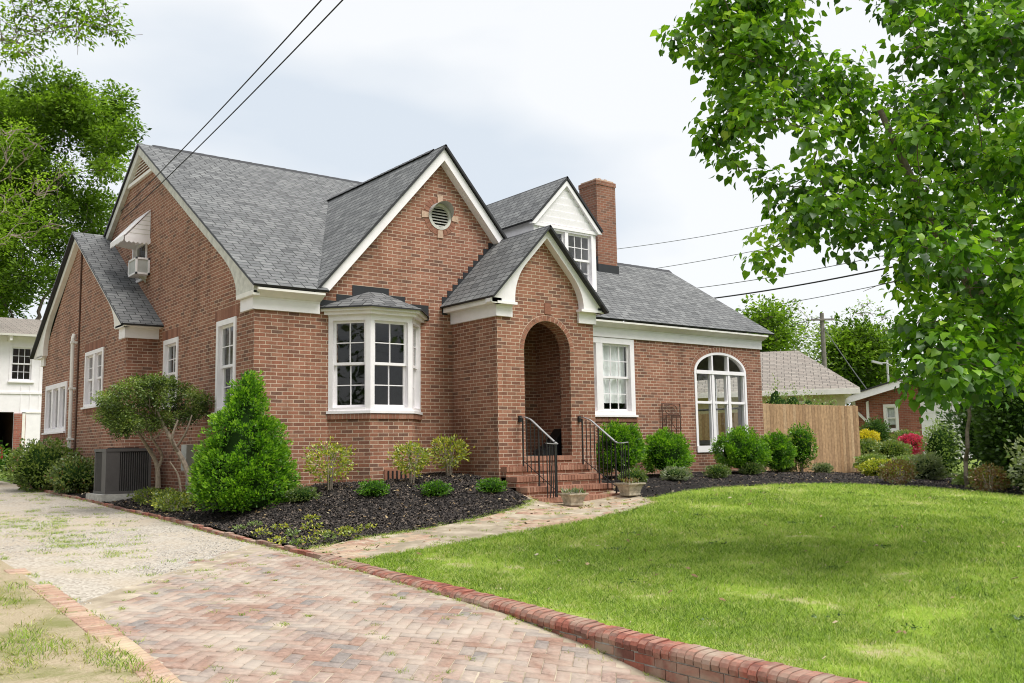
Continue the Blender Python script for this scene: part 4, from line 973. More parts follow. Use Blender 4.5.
# downpipe and conduit on the wing
dp = MB(); ypx = 25.12; dp.tube([(X1-0.02, ypx+0.1, 4.52), (X1-0.08, ypx+0.02, 4.56), (X1-0.1, ypx, 4.48), (X1-0.09, ypx, 1.15)], 0.045, 10)
for z in (4.35, 3.2, 1.95): dp.box(X1-0.15, X1, ypx-0.06, ypx+0.06, z, z+0.05)
dp.build('downpipe', 'cream_paint', house, smooth=False)
cd = MB(); cd.tube([(X1-0.02, 24.86, 6.75), (X1-0.02, 24.86, 1.2)], 0.022, 6); cd.box(X1-0.08, X1, 24.78, 24.94, 1.45, 1.75); cd.build('conduit', 'rust', house)
mt = MB(); mt.box(X0-0.16, X0, 18.35, 18.65, 1.25, 1.75); mt.tube([(X0-0.08, 18.5, 1.25), (X0-0.08, 18.5, 0.8)], 0.03, 8); mt.build('meter_box', 'galvanised', house)

# ================================================================ vegetation builders
def leaf_mesh(name, C, D, size, mat, parent, shape='kite', origin=None, rnd=None, width=0.5, up=None):
    """C: centres (n,3), D: leaf directions (n,3); each leaf a small folded blade"""
    n = len(C); C = np.asarray(C, float); D = np.asarray(D, float); D /= np.linalg.norm(D, axis=1, keepdims=True)+1e-9
    S_ = np.asarray(size, float)*np.ones(n)
    rv = rng.normal(size=(n, 3)); side = np.cross(D, rv); side /= np.linalg.norm(side, axis=1, keepdims=True)+1e-9
    if up is not None:  # leaf faces lean towards a given normal
        U0 = np.asarray(up, float)*np.ones((n, 3))+0.55*rng.normal(size=(n, 3)); side = np.cross(D, U0); side /= np.linalg.norm(side, axis=1, keepdims=True)+1e-9
    nr = np.cross(side, D); s = S_[:, None]; w_ = width*s
    if shape == 'kite':
        V = np.stack([C, C+D*s*0.45+side*w_*0.5+nr*s*0.10, C+D*s, C+D*s*0.45-side*w_*0.5+nr*s*0.10], 1).reshape(-1, 3)
        b = np.arange(n)[:, None]*4; F = np.concatenate([b+[0, 1, 2], b+[0, 2, 3]], 1).reshape(-1, 3); k = 2
    else:   # broad heart-shaped leaf, bent down at its tip
        V = np.stack([C, C-D*s*0.06+side*w_*0.42+nr*s*0.05, C+D*s*0.32+side*w_*0.56+nr*s*0.12, C+D*s*0.68+side*w_*0.30+nr*s*0.04, C+D*s*1.0-nr*s*0.14,
                      C+D*s*0.68-side*w_*0.30+nr*s*0.04, C+D*s*0.32-side*w_*0.56+nr*s*0.12, C-D*s*0.06-side*w_*0.42+nr*s*0.05, C+D*s*0.5-nr*s*0.0], 1).reshape(-1, 3)
        b = np.arange(n)[:, None]*9; F = np.concatenate([b+[0, 1, 2], b+[0, 2, 8], b+[8, 2, 3], b+[8, 3, 4], b+[0, 8, 6], b+[0, 6, 7], b+[8, 4, 5], b+[8, 5, 6]], 1).reshape(-1, 3); k = 8
    r = rng.random(n) if rnd is None else np.clip(rnd, 0, 1)
    return finish(name, V, F, mat, parent, rnd=np.repeat(r, k), uv=False, origin=origin)

def unit(n): v = rng.normal(size=(n, 3)); return v/np.linalg.norm(v, axis=1, keepdims=True)
def lumps(d, seed, amp=0.12, fr=2.2):
    return np.array([1+amp*noise.noise(Vector((a*fr+seed, b*fr, c*fr)))*2+amp*0.5*noise.noise(Vector((a*fr*2.7, b*fr*2.7+seed, c*fr*2.7)))*2 for a, b, c in d])

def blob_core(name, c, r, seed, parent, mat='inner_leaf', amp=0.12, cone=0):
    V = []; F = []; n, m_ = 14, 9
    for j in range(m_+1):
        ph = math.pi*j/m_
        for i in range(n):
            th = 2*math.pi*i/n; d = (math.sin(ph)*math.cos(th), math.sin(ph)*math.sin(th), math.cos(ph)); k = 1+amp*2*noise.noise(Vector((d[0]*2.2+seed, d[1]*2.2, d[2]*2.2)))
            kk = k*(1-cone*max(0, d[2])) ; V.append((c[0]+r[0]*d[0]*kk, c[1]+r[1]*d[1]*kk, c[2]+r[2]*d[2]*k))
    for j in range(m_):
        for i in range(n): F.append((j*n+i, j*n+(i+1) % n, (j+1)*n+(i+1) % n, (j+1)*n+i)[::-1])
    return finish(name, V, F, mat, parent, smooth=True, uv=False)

PROF = ([0, 0.12, 0.25, 0.44, 0.60, 0.81, 0.94, 1.0], [0.03, 0.18, 0.38, 0.66, 0.85, 1.0, 0.97, 0.82])
def clumped(name, x, y, rx, ry, hgt, label, group, nleaf, leaf, mat, seed, nclump, cr_, profile=False, bias=0.0, tip=None):
    g0 = H(x, y); ro = empty(name, (x, y, g0), label, 'shrub', group); C_ = []; O_ = []
    for i in range(nclump):
        a = random.uniform(0, 6.283)
        if profile:
            t = random.random()**0.62; r_ = interp(t, *PROF); h_ = 1-t; o = Vector((math.cos(a), math.sin(a), 0.25+0.5*(1-t))); p = Vector((x+rx*r_*math.cos(a)*0.86, y+ry*r_*math.sin(a)*0.86, g0+0.08+(hgt-0.2)*h_))
        else:
            cz_ = random.uniform(-0.75, 1.0); q_ = math.sqrt(max(0, 1-cz_*cz_)); o = Vector((q_*math.cos(a), q_*math.sin(a), cz_)); k_ = 1+0.16*noise.noise(Vector((o.x*1.8+seed, o.y*1.8, o.z*1.8)))
            p = Vector((x+rx*0.86*k_*o.x, y+ry*0.86*k_*o.y, g0+hgt*0.52+hgt*0.45*k_*o.z*0.9))
        C_.append(p); O_.append(o.normalized())
    per = nleaf//nclump; C_ = np.array(C_); O_ = np.array(O_); rr_ = cr_*(0.6+0.8*rng.random(nclump)); idx = np.repeat(np.arange(nclump), per); d = unit(len(idx)); q = rng.random(len(idx))**0.4
    P = C_[idx]+d*(q*rr_[idx])[:, None]+O_[idx]*(rr_[idx]*0.25)[:, None]; P[:, 2] = np.maximum(P[:, 2], g0+0.03); out_ = (d*O_[idx]).sum(1)
    D = d*0.9+O_[idx]*0.8+unit(len(idx))*0.5+np.array([0, 0, 0.3]); tone = rng.normal(0, 0.07, nclump)[idx]
    r = np.clip(rng.normal(0.40+bias, 0.17, len(idx))+0.24*out_*q+tone, 0, 1)  # outward leaves lighter, inner ones darker: clump shading put into the tone
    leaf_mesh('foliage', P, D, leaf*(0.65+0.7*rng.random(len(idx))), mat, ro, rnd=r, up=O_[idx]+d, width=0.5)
    n2 = nclump*5; i2 = rng.integers(0, nclump, n2); P2_ = C_[i2]+O_[i2]*(rr_[i2]*1.15)[:, None]+unit(n2)*0.03; leaf_mesh('new_growth', P2_, O_[i2]+unit(n2)*0.5+[0, 0, 0.6], leaf*1.15*np.ones(n2), tip or mat, ro, rnd=np.clip(rng.normal(0.8, 0.15, n2), 0, 1), up=O_[i2])
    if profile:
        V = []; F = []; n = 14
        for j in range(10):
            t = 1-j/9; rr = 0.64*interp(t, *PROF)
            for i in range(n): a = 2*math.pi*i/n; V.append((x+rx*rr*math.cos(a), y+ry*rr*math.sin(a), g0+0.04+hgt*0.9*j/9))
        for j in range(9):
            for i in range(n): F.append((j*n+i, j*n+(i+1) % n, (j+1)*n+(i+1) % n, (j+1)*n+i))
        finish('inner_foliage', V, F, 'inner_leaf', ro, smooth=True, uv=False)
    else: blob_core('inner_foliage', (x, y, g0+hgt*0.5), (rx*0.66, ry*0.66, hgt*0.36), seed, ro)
    return ro

def shrub(name, x, y, rx, ry, hgt, label, cat='shrub', group=None, nleaf=3000, leaf=0.05, mat='holly_leaf', seed=1.0, core=True, amp=0.12, cone=0.0, stems=0, z=None, tip=None, bias=0.0, loose=0.0, crown_lift=0.0, width=0.55):
    g0 = H(x, y) if z is None else z
    ro = empty(name, (x, y, g0), label, cat, group); rz = (hgt-crown_lift)/2; cz = g0+crown_lift+rz
    d = unit(nleaf); k = lumps(d, seed, amp); q = rng.random(nleaf)**0.35; q = 0.55+0.5*q-loose*rng.random(nleaf)*0.6
    tz = d[:, 2]; xy = np.ones(nleaf)
    if cone: hh = (tz+1)/2; xy = np.clip((1-hh**1.25*cone), 0.05, 1)*(0.88+0.12*np.minimum(1, hh*6))/np.sqrt(np.clip(1-tz**2, 0.05, 1))*np.clip(1.0-np.maximum(0, tz-0.9)*3, 0.3, 1); xy = np.minimum(xy, 2.2)
    P = np.stack([x+rx*d[:, 0]*k*q*xy, y+ry*d[:, 1]*k*q*xy, cz+rz*tz*(k if not cone else 1)*q], 1)
    P[:, 2] = np.maximum(P[:, 2], g0+0.02+0.03*rng.random(nleaf))
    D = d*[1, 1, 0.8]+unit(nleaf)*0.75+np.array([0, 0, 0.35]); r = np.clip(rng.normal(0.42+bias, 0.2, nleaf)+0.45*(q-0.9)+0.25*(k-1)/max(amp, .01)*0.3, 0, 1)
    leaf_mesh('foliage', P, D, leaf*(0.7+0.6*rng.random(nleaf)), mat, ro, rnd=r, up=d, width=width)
    if tip: 
        n2 = nleaf//6; i = rng.integers(0, nleaf, n2); i = i[q[i] > 0.85]; leaf_mesh('new_growth', P[i]+d[i]*0.02, D[i], leaf*1.1, tip, ro, up=d[i])
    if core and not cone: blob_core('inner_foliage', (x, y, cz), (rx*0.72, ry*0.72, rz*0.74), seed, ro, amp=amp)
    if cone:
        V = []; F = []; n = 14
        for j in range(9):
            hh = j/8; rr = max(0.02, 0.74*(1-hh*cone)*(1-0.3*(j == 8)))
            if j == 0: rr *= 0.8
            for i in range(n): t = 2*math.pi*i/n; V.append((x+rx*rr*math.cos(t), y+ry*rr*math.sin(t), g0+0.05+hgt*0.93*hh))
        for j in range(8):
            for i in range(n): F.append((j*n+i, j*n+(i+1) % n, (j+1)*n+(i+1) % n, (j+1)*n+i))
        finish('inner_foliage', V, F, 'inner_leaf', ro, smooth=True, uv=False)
    if stems:
        st = MB()
        for i in range(stems):
            a = random.uniform(0, 6.28); b = random.uniform(0.2, 0.7); st.tube([(x+0.04*math.cos(a), y+0.04*math.sin(a), g0-0.03), (x+rx*b*0.5*math.cos(a), y+ry*b*0.5*math.sin(a), g0+hgt*0.4), (x+rx*b*math.cos(a), y+ry*b*math.sin(a), g0+hgt*0.8)], [0.014, 0.010, 0.005], 5)
        st.build('stem', 'pale_bark', ro, uv=False)
    return ro

def limb(mb, pts, r0, r1, n=7):
    k = len(pts); mb.tube(pts, [r0+(r1-r0)*i/(k-1) for i in range(k)], n)
def wiggly(a, b, k, amp):
    a, b = Vector(a), Vector(b); l = (b-a).length
    return [a.lerp(b, i/k)+Vector((random.gauss(0, amp), random.gauss(0, amp), random.gauss(0, amp)))*l*(0 if i in (0, k) else 1) for i in range(k+1)]

def branch_tree(ro, base, fork, clusters, trunk_r, mat='bark', min_r=0.01, twig=3):
    """trunk from base to fork, limbs grown towards every cluster centre through the nearest wood"""
    mb = MB(); limb(mb, wiggly(base, fork, 6, 0.02), trunk_r, trunk_r*0.72, 12); mb.build('trunk', mat, ro, uv=False)
    nodes = [(Vector(fork), trunk_r*0.6)]; lb = MB()
    cl = sorted([Vector(c) for c in clusters], key=lambda c: (c-Vector(fork)).length)
    for c in cl:
        best = min(nodes, key=lambda nd: (nd[0]-c).length+0.35*(nd[0]-Vector(fork)).length+0.6*max(0, nd[0].z-c.z))
        pts = wiggly(best[0], c, 5, 0.05); l = (c-best[0]).length; r0 = min(best[1]*0.8, 0.012+0.018*l+trunk_r*0.10); r1 = max(min_r, r0*0.35)
        limb(lb, pts, r0, r1, 6)
        for i in range(1, 6): nodes.append((pts[i], r0+(r1-r0)*i/5))
        for t in range(twig):
            e = c+Vector((random.gauss(0, 1), random.gauss(0, 1), random.gauss(0, 0.7))).normalized()*random.uniform(0.25, 0.6); limb(lb, wiggly(pts[random.choice((3, 4, 5))], e, 3, 0.06), r1, r1*0.4, 4)
    lb.build('branch', mat, ro, uv=False)

def crown(ro, clusters, radii, per, leaf, mat, shape='kite', droop=0.0, width=0.5, flat=0.75, name='foliage', bias=0.0, spray=1.0):
    P = []; D = []; R = []; U = []
    for c, r in zip(clusters, radii):
        n = int(per*r*r); d = unit(n); q = rng.random((n, 1))**(0.5*spray)*r*lumps(d, c[0]*3.1+c[2], 0.22, 1.6)[:, None]
        p = np.array(c)+d*q*[1, 1, flat]; P.append(p); D.append(d*[1, 1, 0.5]+unit(n)*0.7-np.array([0, 0, droop])); U.append(np.tile([0, 0, 1.0], (n, 1))+d*0.5)
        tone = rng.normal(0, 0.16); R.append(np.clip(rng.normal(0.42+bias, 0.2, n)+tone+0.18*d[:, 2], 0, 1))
    P = np.concatenate(P); leaf_mesh(name, P, np.concatenate(D), leaf*(0.65+0.7*rng.random(len(P))), mat, ro, shape, rnd=np.concatenate(R), up=np.concatenate(U), width=width)

# ---------------------------------------------------------------- the big broad-leaved tree at the right
ox, oy = 12.6, 4.6
mt_ = empty('shade_tree', (ox, oy, H(ox, oy)), 'large broad-leaved tree overhanging the right side of the lawn', 'tree')
SP = {-60: [(700, 1100)], -30: [(695, 1100)], 0: [(700, 815), (885, 1100)], 22: [(692, 808), (888, 1100)], 46: [(656, 816), (882, 1100)], 68: [(712, 858), (922, 1100)], 92: [(705, 1090)],
      114: [(702, 1090)], 138: [(690, 745), (806, 1090)], 160: [(722, 742), (822, 1090)], 182: [(752, 1080)], 206: [(760, 1080)], 228: [(758, 1080)],
      250: [(752, 778), (884, 1070)], 272: [(890, 1070)], 298: [(892, 1070)], 322: [(896, 1060)], 346: [(902, 1050)], 368: [(908, 1040)], 384: [(915, 1000)]}
cl = []; rd = []
for yy, spans in SP.items():
    for a, b in spans:
        if b-a < 30: k = 1
        else: k = max(1, int((b-a)/22))
        for i in range(k):
            px = a+10+(b-a-20)*(i+random.random()*0.9)/k; t = ss((px-700)/300)
            D_ = random.uniform(9.4-0.4*t, 10.8+1.9*t); 
            if yy > 240 and px > 860: D_ = random.uniform(8.6, 11.0)
            cl.append(at_d(px, yy+random.uniform(-9, 9), D_)); rd.append(random.uniform(0.20, 0.36))
for i in range(16):  # the part of the crown outside the frame
    a = random.uniform(-1.2, 1.9); rr = random.uniform(1.0, 4.2); cl.append(Vector((ox+rr*math.cos(a)+0.8, oy+rr*math.sin(a)*0.9, random.uniform(3.5, 9.5)))); rd.append(random.uniform(0.4, 0.65))
branch_tree(mt_, (ox, oy, H(ox, oy)-0.1), (ox-0.35, oy+0.15, 3.0), cl, 0.19, min_r=0.006, twig=1)
lm = MB(); p1 = at_d(1034, 372, 10.6); p2 = at_d(1000, 330, 10.3); p3 = at_d(975, 290, 10.0); p4 = at_d(930, 220, 9.9); p5 = at_d(880, 110, 10.0)
limb(lm, [Vector((ox-0.2, oy+0.1, 1.8)), p1, p2, p3, p4, p5], 0.13, 0.03, 9); lm.build('limb', 'bark', mt_, uv=False)
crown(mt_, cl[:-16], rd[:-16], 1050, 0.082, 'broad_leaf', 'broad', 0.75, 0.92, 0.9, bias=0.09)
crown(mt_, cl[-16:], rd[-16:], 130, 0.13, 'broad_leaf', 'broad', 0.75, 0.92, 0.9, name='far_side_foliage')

# ---------------------------------------------------------------- trees at the left
def far_tree(name, label, px, D, top_px, clusters_px, r, per, leaf, mat, trunk_r=0.35, group=None, base_px=None, flat=0.8, dspread=3.0, bias=0, spray=1.0, tmat='bark', twig=2):
    b = at_d(px, 450, D); gz_ = H(b.x, b.y); ro = empty(name, (b.x, b.y, gz_), label, 'tree', group)
    cs = [at_d(a, c, D+random.uniform(-dspread, dspread)) for a, c in clusters_px]; rr = [r*random.uniform(0.55, 1.35) for _ in cs]
    fk = at_d(px, top_px, D); branch_tree(ro, (b.x, b.y, gz_-0.2), fk, cs, trunk_r, tmat, 0.02, twig); crown(ro, cs, rr, per, leaf, mat, flat=flat, bias=bias, spray=spray); return ro
pts = []
for yy, a, b in ((90, 30, 98), (100, -60, 116), (114, -80, 128), (128, -90, 136), (146, -90, 126), (166, -90, 120), (186, -90, 112), (206, -90, 110), (228, -90, 100), (250, -90, 92), (272, -90, 66), (294, -90, 44), (312, -60, 24)):
    k = int((b-a)/14)
    for i in range(k):
        x = a+(b-a)*(i+random.random())/k
        if random.random() > 0.16: pts.append((x, yy+random.uniform(-7, 7)))
pts = [p for p in pts if not ((abs(p[0]-40) < 10 and abs(p[1]-265) < 9) or (abs(p[0]-66) < 11 and abs(p[1]-196) < 8) or (abs(p[0]-3) < 9 and abs(p[1]-170) < 10))]
far_tree('oak_tree', 'tall dense green tree rising behind the left end of the house', 30, 46, 330, pts, 1.15, 700, 0.20, 'oak_leaf', 0.5, bias=0.05)
bp = empty('willow_oak', at_d(-190, 560, 17), 'fine-leaved tree reaching in at the top left corner', 'tree')
cs = []; rr = []
for (a, c) in [(-60, -20), (-30, 10), (-40, 40), (-10, -10), (0, 20), (6, 44), (14, 8), (20, 30), (30, -6), (34, 16), (42, 36), (50, 2), (56, 22), (62, -10), (70, 8), (76, 26), (84, -4), (90, 14), (98, 26), (106, 4), (112, 22), (18, 52), (4, 58), (24, 46), (-20, 30), (-80, 0), (-80, 40), (-120, 0), (-130, 40), (-100, -40), (-60, -60), (0, -40), (40, -40), (80, -30), (118, 33), (84, 36)]:
    cs.append(at_d(a, c, random.uniform(15, 17.5))); rr.append(random.uniform(0.22, 0.38))
b0 = at_d(-190, 560, 17); branch_tree(bp, (b0.x, b0.y, 0.2), at_d(-170, 150, 16.5), cs, 0.3, 'bark', 0.008, 3)
crown(bp, cs, rr, 1050, 0.09, 'oak_leaf_pale', 'kite', 0.3, 0.42, 0.7)
pts = []
for yy, a, b in ((130, -40, 30), (150, -50, 50), (172, -50, 70), (196, -50, 60), (220, -50, 50), (246, -50, 36)):
    for i in range(5): pts.append((a+(b-a)*(i+random.random())/5, yy+random.uniform(-9, 9)))
far_tree('young_oak', 'paler thin-branched tree in front of the tall tree at the left edge', -40, 34, 300, pts, 0.62, 380, 0.12, 'oak_leaf_pale', 0.2, tmat='pale_bark', spray=1.3, twig=5)

# trees beyond the fence
def blobpx(cx, cy, rx, ry, n): 
    o = []
    for i in range(n): a = random.uniform(0, 6.28); q = math.sqrt(random.random()); o.append((cx+rx*q*math.cos(a), cy+ry*q*math.sin(a)))
    return o
far_tree('bushy_tree', 'round green tree right behind the end of the roof', 762, 62, 395, blobpx(764, 336, 20, 26, 30)+blobpx(760, 372, 26, 26, 18), 1.25, 120, 0.32, 'oak_leaf', 0.25, dspread=2, bias=0.1)
far_tree('vine_tree', 'sparse tree with an ivy-covered trunk beside the utility pole', 806, 66, 392, blobpx(796, 322, 16, 16, 9)+blobpx(812, 350, 18, 22, 10)+blobpx(790, 350, 12, 22, 7), 1.0, 60, 0.26, 'pale_leaf', 0.3, dspread=2)
far_tree('dense_tree', 'wide dark green tree between the utility pole and the brick neighbour', 862, 70, 398, blobpx(862, 368, 38, 34, 50)+blobpx(850, 350, 22, 18, 14), 1.5, 120, 0.34, 'oak_leaf', 0.3, dspread=3, bias=0.02)
bt = empty('bare_tree', at_d(866, 441, 90), 'thin half-bare tree showing its twigs against the sky', 'tree'); 
bcs = [at_d(a, b, 90+random.uniform(-2, 2)) for a, b in [(848, 318), (854, 310), (862, 304), (870, 303), (878, 308), (884, 316), (866, 318), (876, 326), (856, 330), (846, 330), (860, 312), (872, 314), (888, 328)]]
g_ = at_d(866, 441, 90); branch_tree(bt, g_, at_d(866, 350, 90), bcs, 0.22, 'pole_wood', 0.03, 6); crown(bt, bcs, [0.9]*len(bcs), 22, 0.28, 'oak_leaf_pale')

# understorey mass at the right edge: separate evergreen shrubs and a thin-trunked tree
RB = [('evergreen_shrub', 20.3, 8.9, 0.9, 0.9, 2.3, 'dark evergreen shrub just right of the thin grey trunk', 'dark_leaf', 5200, 0.10),
      ('evergreen_shrub', 20.6, 8.6, 1.6, 1.4, 3.6, 'tallest dark evergreen shrub at the right edge under the big tree', 'dark_leaf', 7200, 0.11),
      ('evergreen_shrub', 23.2, 10.5, 1.4, 1.4, 3.2, 'dark evergreen shrub behind the thin grey trunk', 'dark_leaf', 5200, 0.11),
      ('evergreen_shrub', 21.2, 6.9, 1.6, 1.4, 3.2, 'dark evergreen shrub farthest right, partly outside the picture', 'dark_leaf', 5200, 0.11),
      ('leafy_shrub', 18.7, 7.7, 0.75, 0.7, 1.15, 'pale blue-green leafy shrub low at the right edge', 'grey_leaf', 1800, 0.085)]
for i, (nm, x, y, rx, ry, h, lb, mt0, nl, lf) in enumerate(RB): shrub(nm, x, y, rx, ry, h, lb, nleaf=nl, leaf=lf, mat=mt0, seed=i*3.3+1, amp=0.2, loose=0.15, bias=0.05)
q = at_d(967, 478, 19.0); th = empty('thin_trunk_tree', (q.x, q.y, H(q.x, q.y)), 'slender grey-trunked tree standing in front of the dark evergreens', 'tree')
tcl = [at_d(a, b, 19.0+random.uniform(-1, 1)) for a, b in [(940, 395), (950, 380), (965, 370), (985, 380), (1000, 392), (935, 370), (925, 385), (1010, 372)]]
branch_tree(th, (q.x, q.y, H(q.x, q.y)-0.05), at_d(968, 400, 19.0), tcl, 0.045, 'bark', 0.012, 3); crown(th, tcl, [0.55]*len(tcl), 200, 0.10, 'oak_leaf')

# ---------------------------------------------------------------- foundation planting
clumped('cone_holly', 6.02, 14.95, 0.77, 0.78, 2.28, 'tall cone-shaped bright green holly at the front left corner of the house', None, 30000, 0.052, 'holly_leaf', 2.0, 330, 0.14, profile=True)
GR = 'clipped round hollies along the right wing'
for i, (px, py, Y_, rx, h, lb, nl) in enumerate([(619, 452, 14.75, 0.50, 1.12, 'round green holly beside the right handrail, left of the paired window', 5200), (665, 452, 14.65, 0.54, 0.92, 'round green holly below the rusty trellis', 5200),
        (740, 447, 14.55, 0.60, 1.0, 'round green holly directly in front of the arched window', 5200), (775, 447, 14.8, 0.42, 0.92, 'darker rounded holly just past the arched window at the house corner', 3600)]):
    c = at_y(px, py, Y_); clumped('round_holly', c.x, Y_, rx*1.02, rx*0.94, h*1.04, lb, GR, int(nl*2.1), 0.048, 'holly_leaf', i*4.1+2, 150, 0.115, bias=(-0.02, 0.02, 0.0, -0.1)[i])
c = at_y(801, 447, 14.7); shrub('upright_holly', c.x, 14.7, 0.36, 0.34, 1.22, 'narrow upright holly with yellow tips in front of the wooden fence', 'shrub', None, 2600, 0.055, 'holly_leaf', 9.0, amp=0.16, stems=5, crown_lift=0.18, tip='nandina_leaf', bias=-0.05)
def gpos(px, py):   # point of the yard seen at a pixel
    d = ray(px, py); t = 3.0
    for _ in range(4000):
        p = CAM+d*t
        if p.z < H(p.x, p.y): break
        t += 0.01
    return p
GN = 'loose yellow-tipped shrubs under the bay window'
for i, (x, Y_, rx, h, lb) in enumerate([(7.35, 14.55, 0.42, 0.80, 'loose yellow-tipped shrub at the left below the bay window'), (8.78, 14.25, 0.33, 0.72, 'small greenish shrub in front of the foundation vent'), (9.92, 14.75, 0.36, 0.74, 'loose yellow-tipped shrub against the porch side wall')]):
    shrub('nandina_shrub', x, Y_, rx, rx*0.9, h, lb, 'shrub', GN, 950, 0.058, 'nandina_leaf', i*2+5.5, core=False, amp=0.22, stems=9, loose=0.35, crown_lift=0.16)
GA = 'low azaleas dotted through the left mulch bed'
for i, (px, py, r, lb) in enumerate([(305, 503, 0.24, 'low olive azalea nearest the cone-shaped holly'), (377, 498, 0.24, 'low azalea in the middle of the left bed'), (439, 498, 0.25, 'low dark azalea in front of the small greenish shrub'), (495, 495, 0.24, 'low azalea closest to the porch steps')]):
    p = gpos(px, py); shrub('low_azalea', p.x, p.y+0.1, r, r*0.9, 0.24, lb, 'shrub', GA, 1100, 0.034, 'azalea_leaf' if i == 0 else 'holly_leaf', i+1.5, amp=0.2, bias=-0.1)
GB = 'low azaleas along the front of the right mulch bed'
for i, (px, py, r, lb) in enumerate([(637, 484, 0.26, 'low azalea right behind the right stone planter'), (680, 481, 0.28, 'low pale azalea below the second round holly'), (703, 468, 0.42, 'wider brownish azalea under the left edge of the arched window'), (722, 478, 0.25, 'low azalea in front of the holly at the arched window'),
        (755, 475, 0.25, 'low azalea between the two hollies at the house corner'), (787, 473, 0.27, 'low azalea in front of the narrow upright holly'), (826, 474, 0.25, 'pale low azalea at the foot of the wooden fence')]):
    p = gpos(px, py); shrub('low_azalea', p.x, p.y+0.1, r*1.15, r, 0.34 if i == 2 else 0.27, lb, 'shrub', GB, 1200, 0.042, 'grey_leaf' if i in (1, 6) else 'azalea_leaf', i+11.5, amp=0.2, bias=-0.05)
for px, py, lb in ((899, 484, 'reddish low shrub in the far mulch bed, right of the fence'), (990, 492, 'reddish-brown low shrub near the right edge of the lawn')):
    p = gpos(px, py); shrub('red_shrub', p.x, p.y, 0.40, 0.36, 0.52, lb, 'shrub', 'reddish shrubs at the lawn edge', 1400, 0.05, 'red_leaf', px, core=False, amp=0.2, stems=8, loose=0.3, tip='azalea_leaf')
# left group by the condenser
shrub('boxwood_shrub', 4.95, 24.6, 0.75, 0.9, 1.15, 'bushy green shrub at the far left end of the house', 'shrub', None, 4200, 0.075, 'privet_leaf', 3.0, amp=0.2, bias=0.1)
shrub('boxwood_shrub', 5.25, 22.7, 0.5, 0.6, 0.78, 'smaller shrub with bronze leaves beside the downpipe', 'shrub', None, 2600, 0.065, 'azalea_leaf', 7.0, amp=0.2, bias=-0.1, tip='red_leaf')
shrub('boxwood_shrub', 3.9, 28.5, 0.9, 0.9, 1.25, 'green shrub at the left edge before the white garage', 'shrub', None, 3000, 0.085, 'holly_leaf', 13.0, amp=0.2, bias=-0.1)
for i, (x, y, lb) in enumerate([(5.55, 18.3, 'yellowish ground-hugging shrub beside the condenser pad'), (5.62, 17.3, 'yellowish low shrub at the foot of the multi-stemmed tree'), (5.45, 16.7, 'sparse yellowish low shrub between the small tree and the cone holly')]):
    shrub('low_spirea', x, y, 0.30, 0.5, 0.30, lb, 'shrub', 'yellowish low shrubs by the side wall', 900, 0.05, 'nandina_leaf', i*5+1, core=False, amp=0.3, loose=0.4, bias=-0.25, stems=6)
# multi-stemmed small tree
tx, ty = 5.72, 17.15; tz_ = H(tx, ty); ts = empty('ornamental_tree', (tx, ty, tz_), 'small multi-stemmed tree with a clipped cloud of leaves by the side wall', 'tree')
mb = MB()
def fpt(px, py, Y_): return at_y(px, py, Y_)
s1 = [fpt(192, 497, 17.0), fpt(187, 470, 17.1), fpt(176, 448, 17.2), fpt(165, 428, 17.3), fpt(158, 412, 17.3)]
for ps_, r0, r1 in ((s1, 0.085, 0.04), ([s1[1], fpt(180, 455, 17.2), fpt(172, 440, 17.0), fpt(178, 420, 16.9)], 0.05, 0.03), ([fpt(158, 488, 17.9), fpt(157, 465, 17.9), fpt(148, 448, 17.9), fpt(136, 430, 17.9), fpt(126, 415, 18.0)], 0.07, 0.03),
                    ([fpt(157, 470, 17.9), fpt(162, 455, 17.8), fpt(152, 438, 17.6), fpt(148, 420, 17.6)], 0.045, 0.025), ([s1[2], fpt(186, 432, 17.0), fpt(192, 415, 16.9)], 0.035, 0.02), ([fpt(181, 492, 17.1), fpt(178, 475, 17.1), fpt(170, 462, 17.1)], 0.03, 0.02),
                    ([s1[3], fpt(150, 440, 17.5), fpt(135, 426, 17.7)], 0.03, 0.02)):
    p0 = Vector(ps_[0]); ps_ = list(ps_)
    limb(mb, smooth_line(ps_, 4), r0*0.72, r1*0.6, 8)
mb.build('trunk', 'pale_bark', ts, uv=False)
cs = []; rr = []
for (a, b) in [(112, 398), (120, 388), (132, 384), (144, 382), (158, 382), (172, 382), (184, 386), (194, 392), (198, 402), (190, 408), (178, 404), (164, 400), (150, 400), (136, 400), (122, 404), (112, 408), (126, 412), (140, 414), (154, 414), (168, 414), (182, 414), (108, 402), (160, 390), (146, 392), (176, 394), (134, 420), (150, 422), (108, 414), (116, 420), (104, 396), (190, 414), (200, 408), (128, 424), (120, 426), (170, 422), (204, 398), (140, 378), (156, 378), (170, 380)]:
    for k in range(2): cs.append(at_y(a, b+3, 17.5+random.uniform(-0.5, 0.5))); rr.append(random.uniform(0.12, 0.24))
crown(ts, cs, rr, 8500, 0.046, 'privet_leaf', 'kite', 0.1, 0.5, 0.8, bias=0.0)
tb = MB()
for c in cs[::5]: limb(tb, wiggly(at_y(155+random.uniform(-25, 25), 425, 17.5), c, 3, 0.06), 0.015, 0.006, 5)
tb.build('branch', 'pale_bark', ts, uv=False)
